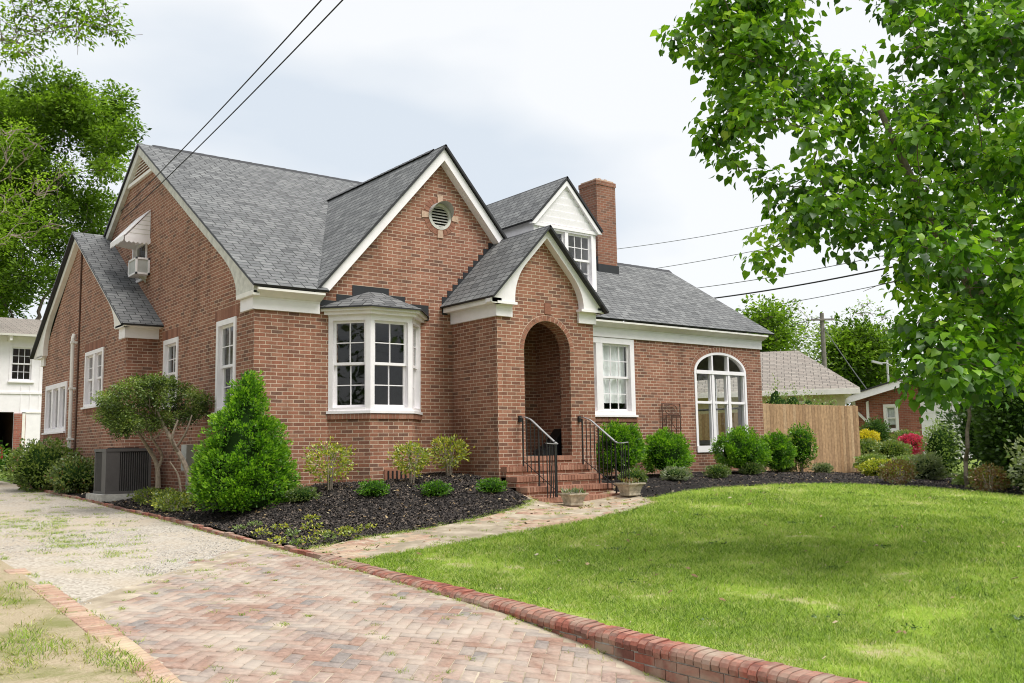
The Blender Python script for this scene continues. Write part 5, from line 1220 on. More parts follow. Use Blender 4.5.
# weeds in the corner of the bed
wd = [(255, 527), (262, 537), (280, 530), (292, 537), (311, 521), (312, 530), (296, 546), (278, 545), (322, 536), (330, 541), (345, 533), (352, 538), (240, 531), (309, 545), (366, 530)]
for i, (px, py) in enumerate(wd):
    p = gpos(px, py); ro = shrub('weed_clump', p.x, p.y, 0.075+0.03*(i % 3), 0.08, 0.07+0.03*(i % 2), 'small yellow-green weed clump in the corner of the mulch bed', 'weed', 'weed clumps in the corner of the mulch bed', 70, 0.04, 'nandina_leaf' if i % 3 else 'pale_leaf', i*1.7, core=False, amp=0.3)

# wood across the road behind the viewer (seen in the window glass)
P = []; U = []
for k in range(170):
    a = math.radians(random.uniform(150, 335)) ; R_ = random.uniform(30, 46); hh = random.uniform(1, 11)
    P.append((R_*math.sin(a), R_*math.cos(a), hh))
Pc = np.array(P); n_ = 90; PP = (Pc[:, None, :]+rng.normal(size=(len(Pc), n_, 3))*[2.2, 2.2, 1.7]).reshape(-1, 3); PP[:, 2] = np.maximum(PP[:, 2], 0.1)
fo = leaf_mesh('distant_wood', PP, unit(len(PP)), 0.9*np.ones(len(PP)), 'dark_leaf', None, width=0.8); tag(fo, kind='stuff')
# hedge shrubs in the neighbour's yard
NG = 'mixed shrubs in the neighbour garden'
for i, (px, py, wp_, hp_, D, mt0, lb) in enumerate([(867, 439, 26, 16, 33, 'yellow_flower', 'bright yellow flowering shrub beside the end of the fence'), (877, 433, 30, 28, 37, 'dark_leaf', 'dark shrub under the left side of the neighbour brick wall'),
        (868, 450, 32, 18, 31, 'azalea_leaf', 'rounded olive shrub below the yellow one'), (893, 451, 36, 20, 29.5, 'azalea_leaf', 'rounded olive shrub left of the pink azalea'), (911, 444, 28, 18, 31, 'pink_flower', 'bright pink flowering azalea in the neighbour garden'),
        (907, 439, 34, 15, 36, 'azalea_leaf', 'green shrub below the neighbour window'), (872, 463, 34, 14, 27, 'pale_leaf', 'low green shrub right against the fence end'),
        (881, 470, 42, 18, 24.5, 'nandina_leaf', 'low variegated shrub behind the reddish one'), (905, 466, 38, 18, 25.5, 'pale_leaf', 'low pale green shrub in the middle of the neighbour bed'), (927, 468, 38, 26, 23.5, 'grey_leaf', 'variegated shrub at the edge of the shade'), (944, 452, 40, 60, 26, 'pale_leaf', 'taller light green shrub at the left side of the dark evergreens'),
        (985, 480, 60, 18, 20.5, 'pale_leaf', 'low light green groundcover shrub under the dark evergreens')]):
    k = D/939.0; p = at_d(px, py+hp_/2, D); shrub('garden_shrub', p.x, p.y, wp_*k/2, wp_*k*0.4, hp_*k, lb, 'shrub', NG, 2400, 0.075, mt0, i*2.3+1, amp=0.2, loose=0.12, z=p.z, bias=0.1)
# climbing greenery over the far end of the fence
for i, (px, py, lb) in enumerate([(775, 400, 'arching yellow-green shrub right behind the fence next to the house corner'), (792, 398, 'second arching shrub from the house, above the fence'), (810, 399, 'third arching shrub from the house, above the fence'), (826, 402, 'last and sparsest arching shrub above the fence, under the pale house eave')]):
    p = at_y(px, py, 17.6); shrub('climbing_shrub', p.x, 17.6, 0.6, 0.5, 2.6-0.12*i, lb, 'shrub', 'arching shrubs behind the fence', 1500, 0.07, 'pale_leaf', i*3.1, amp=0.25, loose=0.3, z=0.75, bias=0.12)

# ================================================================ objects around the house
# condenser
ax_, ay_ = 5.14, 19.85; az_ = 0.80
ac_ = empty('condenser_unit', (ax_+0.42, ay_+0.42, az_), 'large dark grey air-conditioning condenser with vertical louvres by the side wall', 'air conditioner')
mb = MB(); mb.box(ax_+0.03, ax_+0.85, ay_+0.03, ay_+0.85, az_+0.02, az_+0.84); mb.build('coil', 'unit_dark', ac_, uv=False)
mb = MB(); 
for (x, y) in ((ax_+0.82, ay_), (ax_, ay_+0.82), (ax_+0.82, ay_+0.82)): mb = MB(); mb.box(x, x+0.06, y, y+0.06, az_, az_+0.86); mb.build('corner_post', 'unit_grey', ac_, uv=False)
mb = MB()
mb.box(ax_, ax_+0.10, ay_, ay_+0.06, az_, az_+0.86); mb.box(ax_, ax_+0.26, ay_-0.004, ay_+0.03, az_, az_+0.86); mb.box(ax_-0.004, ax_+0.03, ay_, ay_+0.30, az_, az_+0.86)
mb.build('corner_post', 'unit_grey', ac_, uv=False)
mb = MB()
for i in range(13):
    t = ax_+0.28+i*0.042; mb.box(t, t+0.014, ay_-0.002, ay_+0.035, az_+0.05, az_+0.82)
for i in range(12):
    t = ay_+0.32+i*0.042; mb.box(ax_-0.002, ax_+0.035, t, t+0.014, az_+0.05, az_+0.82)
mb.build('louver', 'unit_grey', ac_, uv=False)
mb = MB(); mb.box(ax_-0.015, ax_+0.895, ay_-0.015, ay_+0.895, az_+0.84, az_+0.90); mb.build('lid', 'unit_grey', ac_, uv=False); mb = MB(); mb.box(ax_-0.01, ax_+0.89, ay_-0.01, ay_+0.89, az_, az_+0.05); mb.build('base', 'unit_grey', ac_, uv=False)
mb = MB(); mb.prism([(ax_+0.44+0.3*math.cos(i*math.pi/10), ay_+0.44+0.3*math.sin(i*math.pi/10), az_+0.90) for i in range(20)], (0, 0, 0.02)); mb.build('fan_grille', 'unit_dark', ac_, uv=False)
mb = MB(); mb.box(ax_-0.12, ax_+1.0, ay_-0.14, ay_+1.0, az_-0.14, az_-0.005); tag(mb.build('condenser_pad', 'concrete', None, uv=False), 'pale grey concrete slab under the dark condenser', 'slab')
# window air conditioner under the awning
wa = empty('window_unit', (X0, 21.75, 5.5), 'small white window air conditioner under the striped metal awning', 'air conditioner')
mb = MB(); wx0, wx1, wy0, wy1, wz0, wz1 = 6.06, 6.37, 21.50, 22.10, 5.60, 5.98
for (x, y) in ((wx0, wy0), (wx1-0.04, wy0), (wx0, wy1-0.04)): mb.box(x, x+0.04, y, y+0.04, wz0, wz1)
mb.box(wx0, wx1, wy0, wy1, wz0, wz0+0.04); mb.box(wx0, wx1, wy0, wy1, wz1-0.04, wz1); mb.build('casing', 'white_paint', wa, uv=False)
mb = MB(); mb.box(wx0+0.02, wx1, wy0+0.02, wy1-0.02, wz0+0.02, wz1-0.02); mb.build('coil', 'galvanised', wa, uv=False)
mb = MB(); mb.prism([(X0, wy0+0.3, wz0), (X0, wy0+0.3, wz0-0.14), (wx0+0.16, wy0+0.3, wz0)], (0, 0.02, 0)); mb.build('bracket', 'weathered_paint', wa, uv=False)
# trellis
tl = empty('trellis', (16.77, Y0-0.05, 0.9), 'rusty wrought-iron trellis leaning on the brick wall left of the arched window', 'trellis')
mb = MB()
def bar(a, b, r=0.011): mb.tube([a, b], r, 5)
for x in (16.46, 17.08): bar((x, Y0-0.06, 0.85), (x, Y0-0.06, 2.58), 0.016)
for z in (2.57, 2.30, 1.75, 1.45): bar((16.46, Y0-0.06, z), (17.08, Y0-0.06, z))
for x in (16.6, 16.77, 16.94): bar((x, Y0-0.06, 1.0), (x, Y0-0.06, 2.3))
for s_ in (-1, 1):
    for r in (0.20, 0.1): mb.tube([(16.77+s_*(0.01+r*math.sin(t*math.pi/8)), Y0-0.06, 2.43-r*0.6*math.cos(t*math.pi/8)) for t in range(9)], 0.009, 5)
for x in (16.6, 16.86): mb.tube([(x+0.07*math.sin(t), Y0-0.06, 1.77+0.52*t/6.28) for t in [i*0.5 for i in range(13)]], 0.008, 5)
mb.build('ironwork', 'rust', tl, uv=False)
# planters
def planter(x, y, wd, hh, lb, plant, seed):
    g = H(x, y)+0.02; ro = empty('stone_planter', (x, y, g), lb, 'planter', 'stone planters at the foot of the steps'); mb = MB(); a = random.uniform(-0.15, 0.15)
    def ring(s_, z): return [Vector((x, y, g+z))+Vector((math.cos(a+t)*s_, math.sin(a+t)*s_, 0)) for t in [math.pi/4+k*math.pi/2 for k in range(4)]]
    prof = [(0.60, 0), (0.66, 0.02), (0.62, 0.05), (0.66, hh*0.35), (0.80, hh*0.75), (0.97, hh*0.88), (1.0, hh*0.9), (1.0, hh), (0.86, hh), (0.84, hh*0.9)]; R = []
    for s_, z in prof: R.append([len(mb.V)+i for i in range(4)]); mb.V += [tuple(p) for p in ring(s_*wd*0.7, z)]
    for r0, r1 in zip(R[:-1], R[1:]):
        for i in range(4): mb.F.append((r0[i], r0[(i+1) % 4], r1[(i+1) % 4], r1[i])); mb.M.append(0); mb.R.append(0.5)
    mb.F.append(tuple(reversed(R[0]))); mb.M.append(0); mb.R.append(0.5)
    mb.build('pot', 'weathered_stone', ro, uv=False)
    mb = MB(); mb.prism(ring(wd*0.6, hh*0.9), (0, 0, 0.01)); mb.build('potting_soil', 'mulch', ro, uv=False)
    n = 60; P = np.array([x, y, g+hh*0.9])+np.c_[(rng.random((n, 2))-0.5)*wd*0.7, rng.random(n)*0.05]; D = unit(n)*[0.7, 0.7, 0.5]+[0, 0, 0.9]
    leaf_mesh('plant', P, D, 0.10*np.ones(n), plant, ro, width=0.3)
planter(11.05, 12.55, 0.40, 0.22, 'weathered stone planter with a dried rosette plant, left at the foot of the steps', 'grey_leaf', 1)
planter(12.58, 12.68, 0.43, 0.24, 'weathered stone planter with reddish sprigs, right at the foot of the steps', 'red_leaf', 2)
# black bag on the porch floor
bg_ = MB(); bx0, by0 = 11.95, 14.45
prof = [(0, 0), (0.62, 0), (0.62, 0.50), (0.56, 0.53), (0.46, 0.42), (0.32, 0.26), (0.14, 0.15), (0, 0.10)]
bg_.prism([(bx0+a, by0, 1.425+b) for a, b in prof], (0, 0.3, 0)); bgo = bg_.build('black_bag', 'black_cloth', None, uv=False, origin=(bx0+0.3, by0+0.15, 1.425)); tag(bgo, 'shiny black bundle slumped on the porch floor behind the arch', 'bag')
bgo.modifiers.new('bevel', 'BEVEL').width = 0.03

# wooden fence
FY = 15.85; fe = empty('wooden_fence', (22.8, FY, 0.8), 'tall new wooden board fence running right from the corner of the house', 'fence')
pk = MB(); x = XR+0.03
while x < 25.2:
    wv = 0.138; g = H(x+0.07, FY)-0.02; top = 2.66+random.uniform(-0.006, 0.006)
    pk.prism([(x, FY, g), (x+wv, FY, g), (x+wv, FY, top-0.03), (x+wv-0.03, FY, top), (x+0.03, FY, top), (x, FY, top-0.03)], (0, 0.018, 0), r=random.random()); x += 0.146
pk.build('picket', 'fence_wood', fe, uv=False)
rl = MB()
for z in (1.1, 1.75, 2.4): rl.box(XR+0.03, 25.25, FY+0.02, FY+0.06, z, z+0.09)
rl.build('rail', 'fence_wood', fe, uv=False)
for px_ in (20.45, 22.8, 25.17):
    p_ = MB(); p_.box(px_, px_+0.09, FY+0.06, FY+0.15, 0.4, 2.68); p_.build('post', 'fence_wood', fe, uv=False)
f2 = MB(); y = FY+0.15
while y < 24:
    f2.box(25.24, 25.26, y, y+0.138, 0.4, 2.64+random.uniform(-.01, .01)); y += 0.1425
f2.build('picket', 'fence_wood', fe, uv=False)

# ---------------------------------------------------------------- neighbours
# grey-roofed house behind the fence
nh = empty('stucco_house', (34, 26, 0.9), 'low pale house with a weathered brown-grey roof behind the wooden fence', 'house')
e1 = at_d(860, 387.5, 33); az5 = math.radians(54); back = Vector((math.sin(az5), math.cos(az5), 0))*9; dirn = Vector((math.cos(az5), -math.sin(az5), 0))
ez = e1.z; e0b = e1-dirn*16; r1_ = at_d(798, 350.5, 37); rz_ = r1_.z; r0_ = r1_-dirn*7; e0 = e0b
mb = MB(); slab(mb, [e0b, e1, r1_, r0_-dirn*5], 0.08); slab(mb, [e1, e1+back, r1_], 0.08); slab(mb, [e1+back, e0b+back, r0_-dirn*5, r1_], 0.08)
mb.build('roof', ['old_shingle', 'cream_paint'], nh)
bn = back.normalized(); w0, w1 = e0b+dirn*0.5+bn*0.5, e1-dirn*0.5+bn*0.5; mb = MB()
mb.obox((w0.x, w0.y, 0.3), dirn, back.normalized(), (0, 0, 1), 0, (w1-w0).length, 0, back.length-1, 0, ez-0.35); mb.build('wall', 'yellow_stucco', nh)
mb = MB(); mb.obox(e0b+Vector((0, 0, -0.08)), dirn, back.normalized(), (0, 0, 1), 0, (e1-e0b).length, -0.03, 0.02, -0.13, 0.03); mb.build('fascia', 'cream_paint', nh)
window(nh, w1-dirn*2.2-back.normalized()*0.02+Vector((0, 0, -1.6)), dirn, -back, 1.0, 1.2, cols=1, rows=1)
# brick neighbour with a low gable
bh = empty('brick_bungalow', (40, 19, 0.9), 'red brick bungalow with a low white-edged gable at the right', 'house')
A = at_d(838, 398, 41); Bp = at_d(985, 352, 38); un = Vector((Bp.x-A.x, Bp.y-A.y, 0)).normalized(); nb_ = Vector((un.y, -un.x, 0)); nb_ = nb_ if nb_.y < 0 else -nb_
wl0 = at_d(853, 400, 41); base = Vector((A.x, A.y, 0)); lw0 = (wl0-A).dot(un)
half = (Vector((Bp.x, Bp.y, 0))-base).length; zA, zB = A.z, Bp.z; zw = lambda a: zA+(zB-zA)*a/half if a < half else zB-(zB-zA)*(a-half)/half
off = nb_*0.0; wp = base-nb_*0.6
# window position on that wall
def on_wall(px, py):
    d = ray(px, py); t = (wp-CAM).dot(nb_)/d.dot(nb_); p = CAM+d*t; return (p-wp).dot(un), p.z
wa0, wzt = on_wall(883, 404.5); wa1, wzb = on_wall(899.5, 431); dw0, dzt = on_wall(920, 400); 
mb = MB(); panel(mb, wp, un, nb_, [(lw0, 0.3), (dw0, 0.3), (dw0, zw(dw0)-0.12), (lw0, zw(lw0)-0.12)], [rect(wa0, wa1, wzb, wzt)], 0.12)
mb.obox(wp-nb_*0.45, un, -nb_, (0, 0, 1), lw0, 2*half-lw0, 0.0, 9, 0.3, zA-0.2); mb.build('wall', 'neighbour_brick', bh)
window(bh, wp+un*wa0+Vector((0, 0, wzb)), un, nb_, wa1-wa0, wzt-wzb, cols=1, rows=1, case=0.11, curtain=True)
mb = MB(); panel(mb, wp+nb_*0.01, un, nb_, [(dw0, 0.3), (2*half-lw0, 0.3), (2*half-lw0, zw(2*half-lw0)-0.12), (half, zw(half)-0.12), (dw0, zw(dw0)-0.12)]); mb.build('white_wall', 'white_paint', bh)
mb = MB()
for k in range(9): mb.obox(wp+nb_*0.02+Vector((0, 0, 0.5+k*0.32)), un, (0, 0, 1), nb_, dw0+0.02, dw0+5, 0, 0.01, 0, 0.006)
mb.build('siding_line', 'weathered_paint', bh)
mb = MB(); q = [base+un*0+Vector((0, 0, zA)), base+un*half+Vector((0, 0, zB)), base+un*2*half+Vector((0, 0, zA))]
slab(mb, [q[0]+nb_*0.15, q[1]+nb_*0.15, q[1]-nb_*11, q[0]-nb_*11], 0.06); slab(mb, [q[1]+nb_*0.15, q[2]+nb_*0.15, q[2]-nb_*11, q[1]-nb_*11], 0.06); mb.build('roof', ['old_shingle', 'drip_edge'], bh)
mb = MB()
for a_, b_ in ((q[0], q[1]), (q[1], q[2])): mb.prism([a_+nb_*0.1-Vector((0, 0, 0.03)), b_+nb_*0.1-Vector((0, 0, 0.03)), b_+nb_*0.1-Vector((0, 0, 0.36)), a_+nb_*0.1-Vector((0, 0, 0.36))], -nb_*0.08)
mb.obox(wp+nb_*0.0+Vector((0, 0, 0)), un, nb_, (0, 0, 1), lw0-0.12, lw0+0.04, -0.5, 0.02, 0.3, zw(lw0)-0.3); mb.build('barge_board', 'white_paint', bh)
mb = MB(); k0 = wp+un*(lw0+0.5); mb.prism([k0+Vector((0, 0, zw(lw0)-0.35)), k0+Vector((0, 0, zw(lw0)-1.3)), k0+un*0.1+Vector((0, 0, zw(lw0)-1.3)), k0+un*0.1+Vector((0, 0, zw(lw0)-0.3))], nb_*0.1)
mb.obox(k0+Vector((0, 0, zw(lw0)-1.2)), (un*-0.7+Vector((0, 0, 0.75))).normalized(), nb_, (un*0.75+Vector((0, 0, 0.7))).normalized(), 0, 1.0, 0, 0.1, -0.05, 0.05); mb.build('bracket', 'white_paint', bh)
# pavement line in the neighbour garden
sheet('garden_path', [(27.5, 16.5), (36, 16.2), (36, 17.4), (27.5, 17.6)], lambda x, y: H(x, y)+0.02, 'concrete', 0.6)

# white garage building at the far left
GYY = 38.0; gh = empty('garage_building', (3, GYY, 1.05), 'two-storey white garage building at the end of the driveway', 'garage')
def gy(px, py): return at_y(px, py, GYY)
ev0 = gy(0, 335).z; rdz = gy(10, 309).z; x_r = 14.0; x_l = -4.0
d0, d1 = gy(-60, 440).x, gy(12.5, 440).x; dzt_ = gy(5, 412).z; p1_, p2_ = gy(17, 430).x, gy(22, 430).x; e0_, e1_ = gy(24.5, 430).x, gy(40, 430).x
wx0_, wx1_, wzt_, wzb_ = gy(9.5, 360).x, gy(34, 360).x, gy(20, 345.5).z, gy(20, 381.5).z
mb = MB(); panel(mb, (0, GYY, 0), UX, NY, [(x_l, 0.8), (d0, 0.8), (d0, dzt_), (d1, dzt_), (d1, 0.8), (x_r, 0.8), (x_r, ev0), (x_l, ev0)], [rect(wx0_, wx1_, wzb_, wzt_)], 0.12)
panel(mb, (x_l, 0, 0), UY, NX, [(GYY, 0.8), (GYY+8, 0.8), (GYY+8, ev0), (GYY+4, ev0+1.9), (GYY, ev0)]); panel(mb, (x_r, 0, 0), UY, (1, 0, 0), [(GYY, 0.8), (GYY+8, 0.8), (GYY+8, ev0), (GYY+4, ev0+1.9), (GYY, ev0)])
mb.box(d0-0.05, d1+0.05, GYY+0.12, GYY+0.2, dzt_, dzt_+0.5); gw = mb.build('wall', 'white_paint', gh)
mb = MB()
for i in range(60):
    x = x_l+0.3*i
    if x < x_r and not (d0-0.1 < x < d1+0.1): mb.box(x, x+0.035, GYY-0.02, GYY+0.01, 0.9 if x > d1 else 3.2, (wzb_-0.15) if wx0_-0.1 < x < wx1_+0.1 else ev0-0.3)
mb.box(x_l, x_r, GYY-0.035, GYY+0.01, gy(20, 394).z, gy(20, 394).z+0.08); mb.build('batten', 'white_paint', gw)
mb = MB(); mb.box(p1_-0.12, p2_+0.1, GYY-0.06, GYY+0.05, 0.8, dzt_-0.05); mb.build('brick_pier', 'neighbour_brick', gh)
mb = MB(); mb.box(e0_, e1_, GYY-0.05, GYY+0.0, 0.9, gy(30, 414).z); dg = mb.build('door', 'white_paint', gh)
mb = MB(); mb.box(e0_-0.1, e0_, GYY-0.07, GYY, 0.9, gy(30, 412.5).z); mb.box(e1_, e1_+0.1, GYY-0.07, GYY, 0.9, gy(30, 412.5).z); mb.box(e0_-0.1, e1_+0.1, GYY-0.07, GYY, gy(30, 413.5).z, gy(30, 412).z); mb.build('door_frame', 'cream_paint', dg)
mb = MB(); mb.box(d0-1, d1+0.3, GYY+6, GYY+6.1, 0.8, 4.2); mb.box(d0-0.3, d0-0.2, GYY+0.1, GYY+6, 0.8, 4.2); mb.box(d1+0.2, d1+0.3, GYY+0.1, GYY+6, 0.8, 4.2); mb.box(d0-0.3, d1+0.3, GYY+0.1, GYY+6, dzt_+0.2, dzt_+0.3); mb.box(wx0_-2, wx1_+2, GYY+1.2, GYY+1.3, wzb_-1, wzt_+0.6); mb.build('garage_interior', 'interior_wood', gh)
window(gh, (wx0_, GYY, wzb_), UX, NY, wx1_-wx0_, wzt_-wzb_, cols=3, rows=2, case=0.07)
mb = MB(); slab(mb, [(x_l-0.4, GYY-0.6, ev0+0.02), (x_r+0.4, GYY-0.6, ev0+0.02), (x_r+0.4, GYY+4, rdz+0.2), (x_l-0.4, GYY+4, rdz+0.2)], 0.08); slab(mb, [(x_l-0.4, GYY+8.6, ev0+0.02), (x_r+0.4, GYY+8.6, ev0+0.02), (x_r+0.4, GYY+4, rdz+0.2), (x_l-0.4, GYY+4, rdz+0.2)], 0.08)
mb.build('roof', ['old_shingle', 'cream_paint'], gh)
mb = MB()
for i in range(17):
    x = x_l+0.3+i*1.0; mb.box(x, x+0.08, GYY-0.5, GYY, ev0-0.22, ev0-0.02)
mb.build('rafter_tail', 'cream_paint', gh)
# red car in the open garage, mostly outside the frame
cx_, cyy, cg = gy(-4, 440).x-0.55, GYY+0.5, 1.05
car = empty('parked_car', (cx_, cyy+2.2, cg), 'dark red car parked in the open garage at the left edge', 'car')
prof = [(0, 0.35), (0, 0.72), (0.12, 0.86), (1.05, 0.98), (1.75, 1.40), (3.0, 1.44), (3.8, 1.05), (4.3, 0.98), (4.35, 0.4), (4.0, 0.22), (0.2, 0.22)]
mb = MB(); mb.prism([(cx_-0.88, cyy+a, cg+b) for a, b in prof], (1.76, 0, 0)); cb = mb.build('body', 'car_paint', car, uv=False); bm_ = cb.modifiers.new('bevel', 'BEVEL'); bm_.width = 0.06; bm_.segments = 2
mb = MB(); mb.prism([(cx_-0.70, cyy+1.06, cg+1.0), (cx_+0.70, cyy+1.06, cg+1.0), (cx_+0.62, cyy+1.68, cg+1.36), (cx_-0.62, cyy+1.68, cg+1.36)], (0, -0.02, 0.03)); mb.build('windscreen', 'black_cloth', car, uv=False)
for s_ in (-1, 1):
    for yy in (0.85, 3.45):
        mb = MB(); mb.tube([(cx_+s_*0.72, cyy+yy, cg+0.32), (cx_+s_*0.90, cyy+yy, cg+0.32)], 0.32, 20); mb.build('wheel', 'tyre', car, uv=False)
    mb = MB(); mb.box(cx_+s_*0.62-0.17, cx_+s_*0.62+0.17, cyy-0.02, cyy+0.05, cg+0.62, cg+0.76); mb.build('headlight', 'galvanised', car, uv=False)
    mb = MB(); mb.box(cx_+s_*0.98-0.1, cx_+s_*0.98+0.1, cyy+1.3, cyy+1.42, cg+0.98, cg+1.12); mb.build('mirror', 'black_metal', car, uv=False)

# utility poles and wires
pl = at_d(828.5, 441, 60); up = empty('utility_pole', (pl.x, pl.y, 0.9), 'tall grey wooden utility pole with one crossarm among the trees', 'utility pole')
tp_ = at_d(828.5, 311, 60); mb = MB(); mb.tube([(pl.x, pl.y, 0.5), (pl.x, pl.y, tp_.z)], [0.19, 0.13], 10); mb.build('pole', 'pole_wood', up, uv=False)
mb = MB(); cz_ = at_d(828, 318, 60).z; mb.obox((pl.x, pl.y, cz_), Vector((0.79, -0.61, 0)).normalized(), Vector((0.61, 0.79, 0)).normalized(), (0, 0, 1), -0.75, 0.75, -0.2, -0.1, -0.06, 0.06); mb.build('crossarm', 'pole_wood', up, uv=False)
mb = MB()
for k in (-0.65, 0.0, 0.65): mb.tube([(pl.x+0.79*k, pl.y-0.61*k, cz_+0.05), (pl.x+0.79*k, pl.y-0.61*k, cz_+0.25)], 0.05, 6)
mb.build('insulator', 'galvanised', up, uv=False)
pl2 = at_d(892, 441, 52); lp = empty('street_lamp', (pl2.x, pl2.y, 0.9), 'short metal street lamp with a thin arm above the neighbour roof', 'street lamp')
mb = MB(); mb.tube([(pl2.x, pl2.y, 0.6), (pl2.x, pl2.y, at_d(892, 359, 52).z)], 0.06, 8); mb.build('pole', 'galvanised', lp, uv=False)
a_ = at_d(892, 366, 52); b_ = at_d(880, 363, 52); mb = MB(); mb.tube([a_, (a_+b_)/2+Vector((0, 0, 0.08)), b_], 0.035, 6); mb.build('arm', 'galvanised', lp, uv=False)
mb = MB(); dd = (b_-a_).normalized(); mb.obox(b_, dd, Vector((-dd.y, dd.x, 0)), (0, 0, 1), -0.1, 0.45, -0.1, 0.1, -0.08, 0.04); mb.build('lamp_head', 'galvanised', lp, uv=False)
def wire(a, b, sag, r, lb, group, mat='cable_rubber', name='utility_wire'):
    a, b = Vector(a), Vector(b); k = 30; mb = MB(); mb.tube([a.lerp(b, i/k)-Vector((0, 0, sag*4*(i/k)*(1-i/k))) for i in range(k+1)], r, 5)
    o = mb.build(name, mat, None, uv=False, origin=a); tag(o, lb, 'wire', group); return o
G1 = 'overhead wires at the right of the chimney'
for (x0_, y0_, x1_, y1_, D0, D1, r, m_, lb) in [(600, 251, 1010, 168, 75, 50, 0.022, 'grey_cable', 'highest faint wire to the right of the chimney'), (600, 276, 1010, 190, 75, 50, 0.022, 'grey_cable', 'second highest thin wire to the right of the chimney'),
        (640, 294, 1010, 226, 75, 50, 0.026, 'grey_cable', 'thin wire just above the thick black one over the right wing'), (640, 306, 1010, 240, 75, 50, 0.052, 'cable_rubber', 'thickest black wire crossing the sky over the right wing'), (640, 322, 1010, 255, 75, 50, 0.024, 'grey_cable', 'lowest thin wire crossing the sky over the right wing')]:
    wire(at_d(x0_, y0_, D0), at_d(x1_, y1_, D1), 0.5, r, lb, G1, m_)
wire(Vector((pl.x, pl.y, tp_.z-0.8)), at_d(875, 400, 57), 0.1, 0.03, 'grey guy wire slanting down from the utility pole', None, 'grey_cable', 'guy_wire')
wire(Vector((pl.x, pl.y, cz_+0.2)), at_d(690, 338, 70), 0.3, 0.024, 'thin wire leading left from the utility pole crossarm', None, 'grey_cable')
at1 = at_x(120, 212, X0-0.02); at2 = at_x(122, 220, X0-0.02)
for (p, q_, lb) in ((at1, (315.5, 0), 'upper of the two black service wires running to the side gable'), (at2, (336.5, 0), 'lower of the two black service wires running to the side gable')):
    e = at_d(q_[0], q_[1], 13); far_ = p+(e-p)*1.35; wire(p, far_, 0.12, 0.011, lb, 'service wires running down to the side gable', 'cable_rubber', 'service_wire')

# ================================================================ loose ground stuff
LP0 = [tuple(p) for p in lawn_poly]
def scatter(name, P, size, mat, kind_label, flat=0.25, z_up=0.0):
    """small angular chips lying on the ground"""
    n = len(P); a = rng.random(n)*6.283; el = size*(0.6+0.9*rng.random(n)); wd = el*(0.25+0.35*rng.random(n)); t = rng.normal(0, flat, (n, 2))
    ux = np.stack([np.cos(a), np.sin(a), t[:, 0]], 1); uy = np.stack([-np.sin(a), np.cos(a), t[:, 1]], 1); h = np.stack([np.zeros(n), np.zeros(n), wd*0.5], 1)
    V = np.stack([P-ux*el[:, None]/2-uy*wd[:, None]/2, P+ux*el[:, None]/2-uy*wd[:, None]/2, P+ux*el[:, None]/2+uy*wd[:, None]/2, P-ux*el[:, None]/2+uy*wd[:, None]/2, P+h], 1).reshape(-1, 3)
    b = np.arange(n)[:, None]*5; F = np.concatenate([b+[0, 1, 4], b+[1, 2, 4], b+[2, 3, 4], b+[3, 0, 4]], 1).reshape(-1, 3)
    return tag(finish(name, V, F, mat, rnd=np.repeat(rng.random(n)**1.6, 4), uv=False), kind='stuff')
def sample(poly, n, zf, keep=None):
    P = np.array([tuple(p)[:2] for p in poly]); lo, hi = P.min(0), P.max(0); out = []
    while len(out) < n:
        x, y = random.uniform(lo[0], hi[0]), random.uniform(lo[1], hi[1])
        if in_poly(x, y, poly) and (keep is None or keep(x, y)): out.append((x, y, zf(x, y)))
    return np.array(out)
scatter('mulch_chips', np.concatenate([sample(bedL, 52000, mz, lambda x, y: random.random() < min(1, 9/(math.hypot(x, y)-3)) and y < 21), sample(bedR, 24000, mz)]), 0.034, 'mulch_chip', '', 0.5)
mat_piece('litter', [(0.20, 0.13, 0.06), (0.38, 0.28, 0.15), (0.48, 0.42, 0.30)], 0.3)
scatter('leaf_litter', np.concatenate([sample(bedL, 420, lambda x, y: mz(x, y)+0.012), sample(bedR, 260, lambda x, y: mz(x, y)+0.012), sample(path_poly, 120, lambda x, y: yard(x, y)+0.02), sample(LP0, 160, lambda x, y: yard(x, y)+0.04)]), 0.045, 'litter', '', 0.4)
gp = [(2.1, 8.9), (5.08, 12.0), (5.08, 26), (2.1, 26)]
scatter('gravel_stones', sample(gp, 14000, lambda x, y: drive_z(y)+0.006, lambda x, y: random.random() < min(1, (8/y)**2) and fbm(x, y, 3, 0.6) > -0.1), 0.014, 'stone_chip', '', 0.3)

def blades(name, P, hgt, wd, mat, lean=0.35, rnd=None):
    n = len(P); a = rng.random(n)*6.283; s = np.stack([np.cos(a), np.sin(a), np.zeros(n)], 1); l = rng.normal(0, lean, (n, 2)); h = hgt*(0.6+0.7*rng.random(n)); d = np.stack([l[:, 0], l[:, 1], np.ones(n)], 1)*h[:, None]
    w_ = (wd*(0.7+0.6*rng.random(n)))[:, None]; bend = np.stack([l[:, 0], l[:, 1], -0.25*np.ones(n)], 1)*h[:, None]*0.5
    V = np.stack([P-s*w_/2, P+s*w_/2, P+d*0.55+s*w_*0.35, P+d*0.55-s*w_*0.35, P+d+bend], 1).reshape(-1, 3); b = np.arange(n)[:, None]*5
    F = np.concatenate([b+[0, 1, 2], b+[0, 2, 3], b+[3, 2, 4]], 1).reshape(-1, 3)
    r = rng.random(n) if rnd is None else rnd
    return tag(finish(name, V, F, mat, rnd=np.repeat(np.clip(r, 0, 1), 3), uv=False), kind='stuff')
def patch(x, y):  # bare and dry spots of the lawn
    return fbm(x, y, 1, 0.9)+0.5*fbm(x, y, 7, 2.6)
lp_ = []; 
N1 = 170000; cnt = 0
xs_ = rng.random(2600000); 
P2 = []
lo = (5.22, -1.0); hi = (19.5, 14.0)
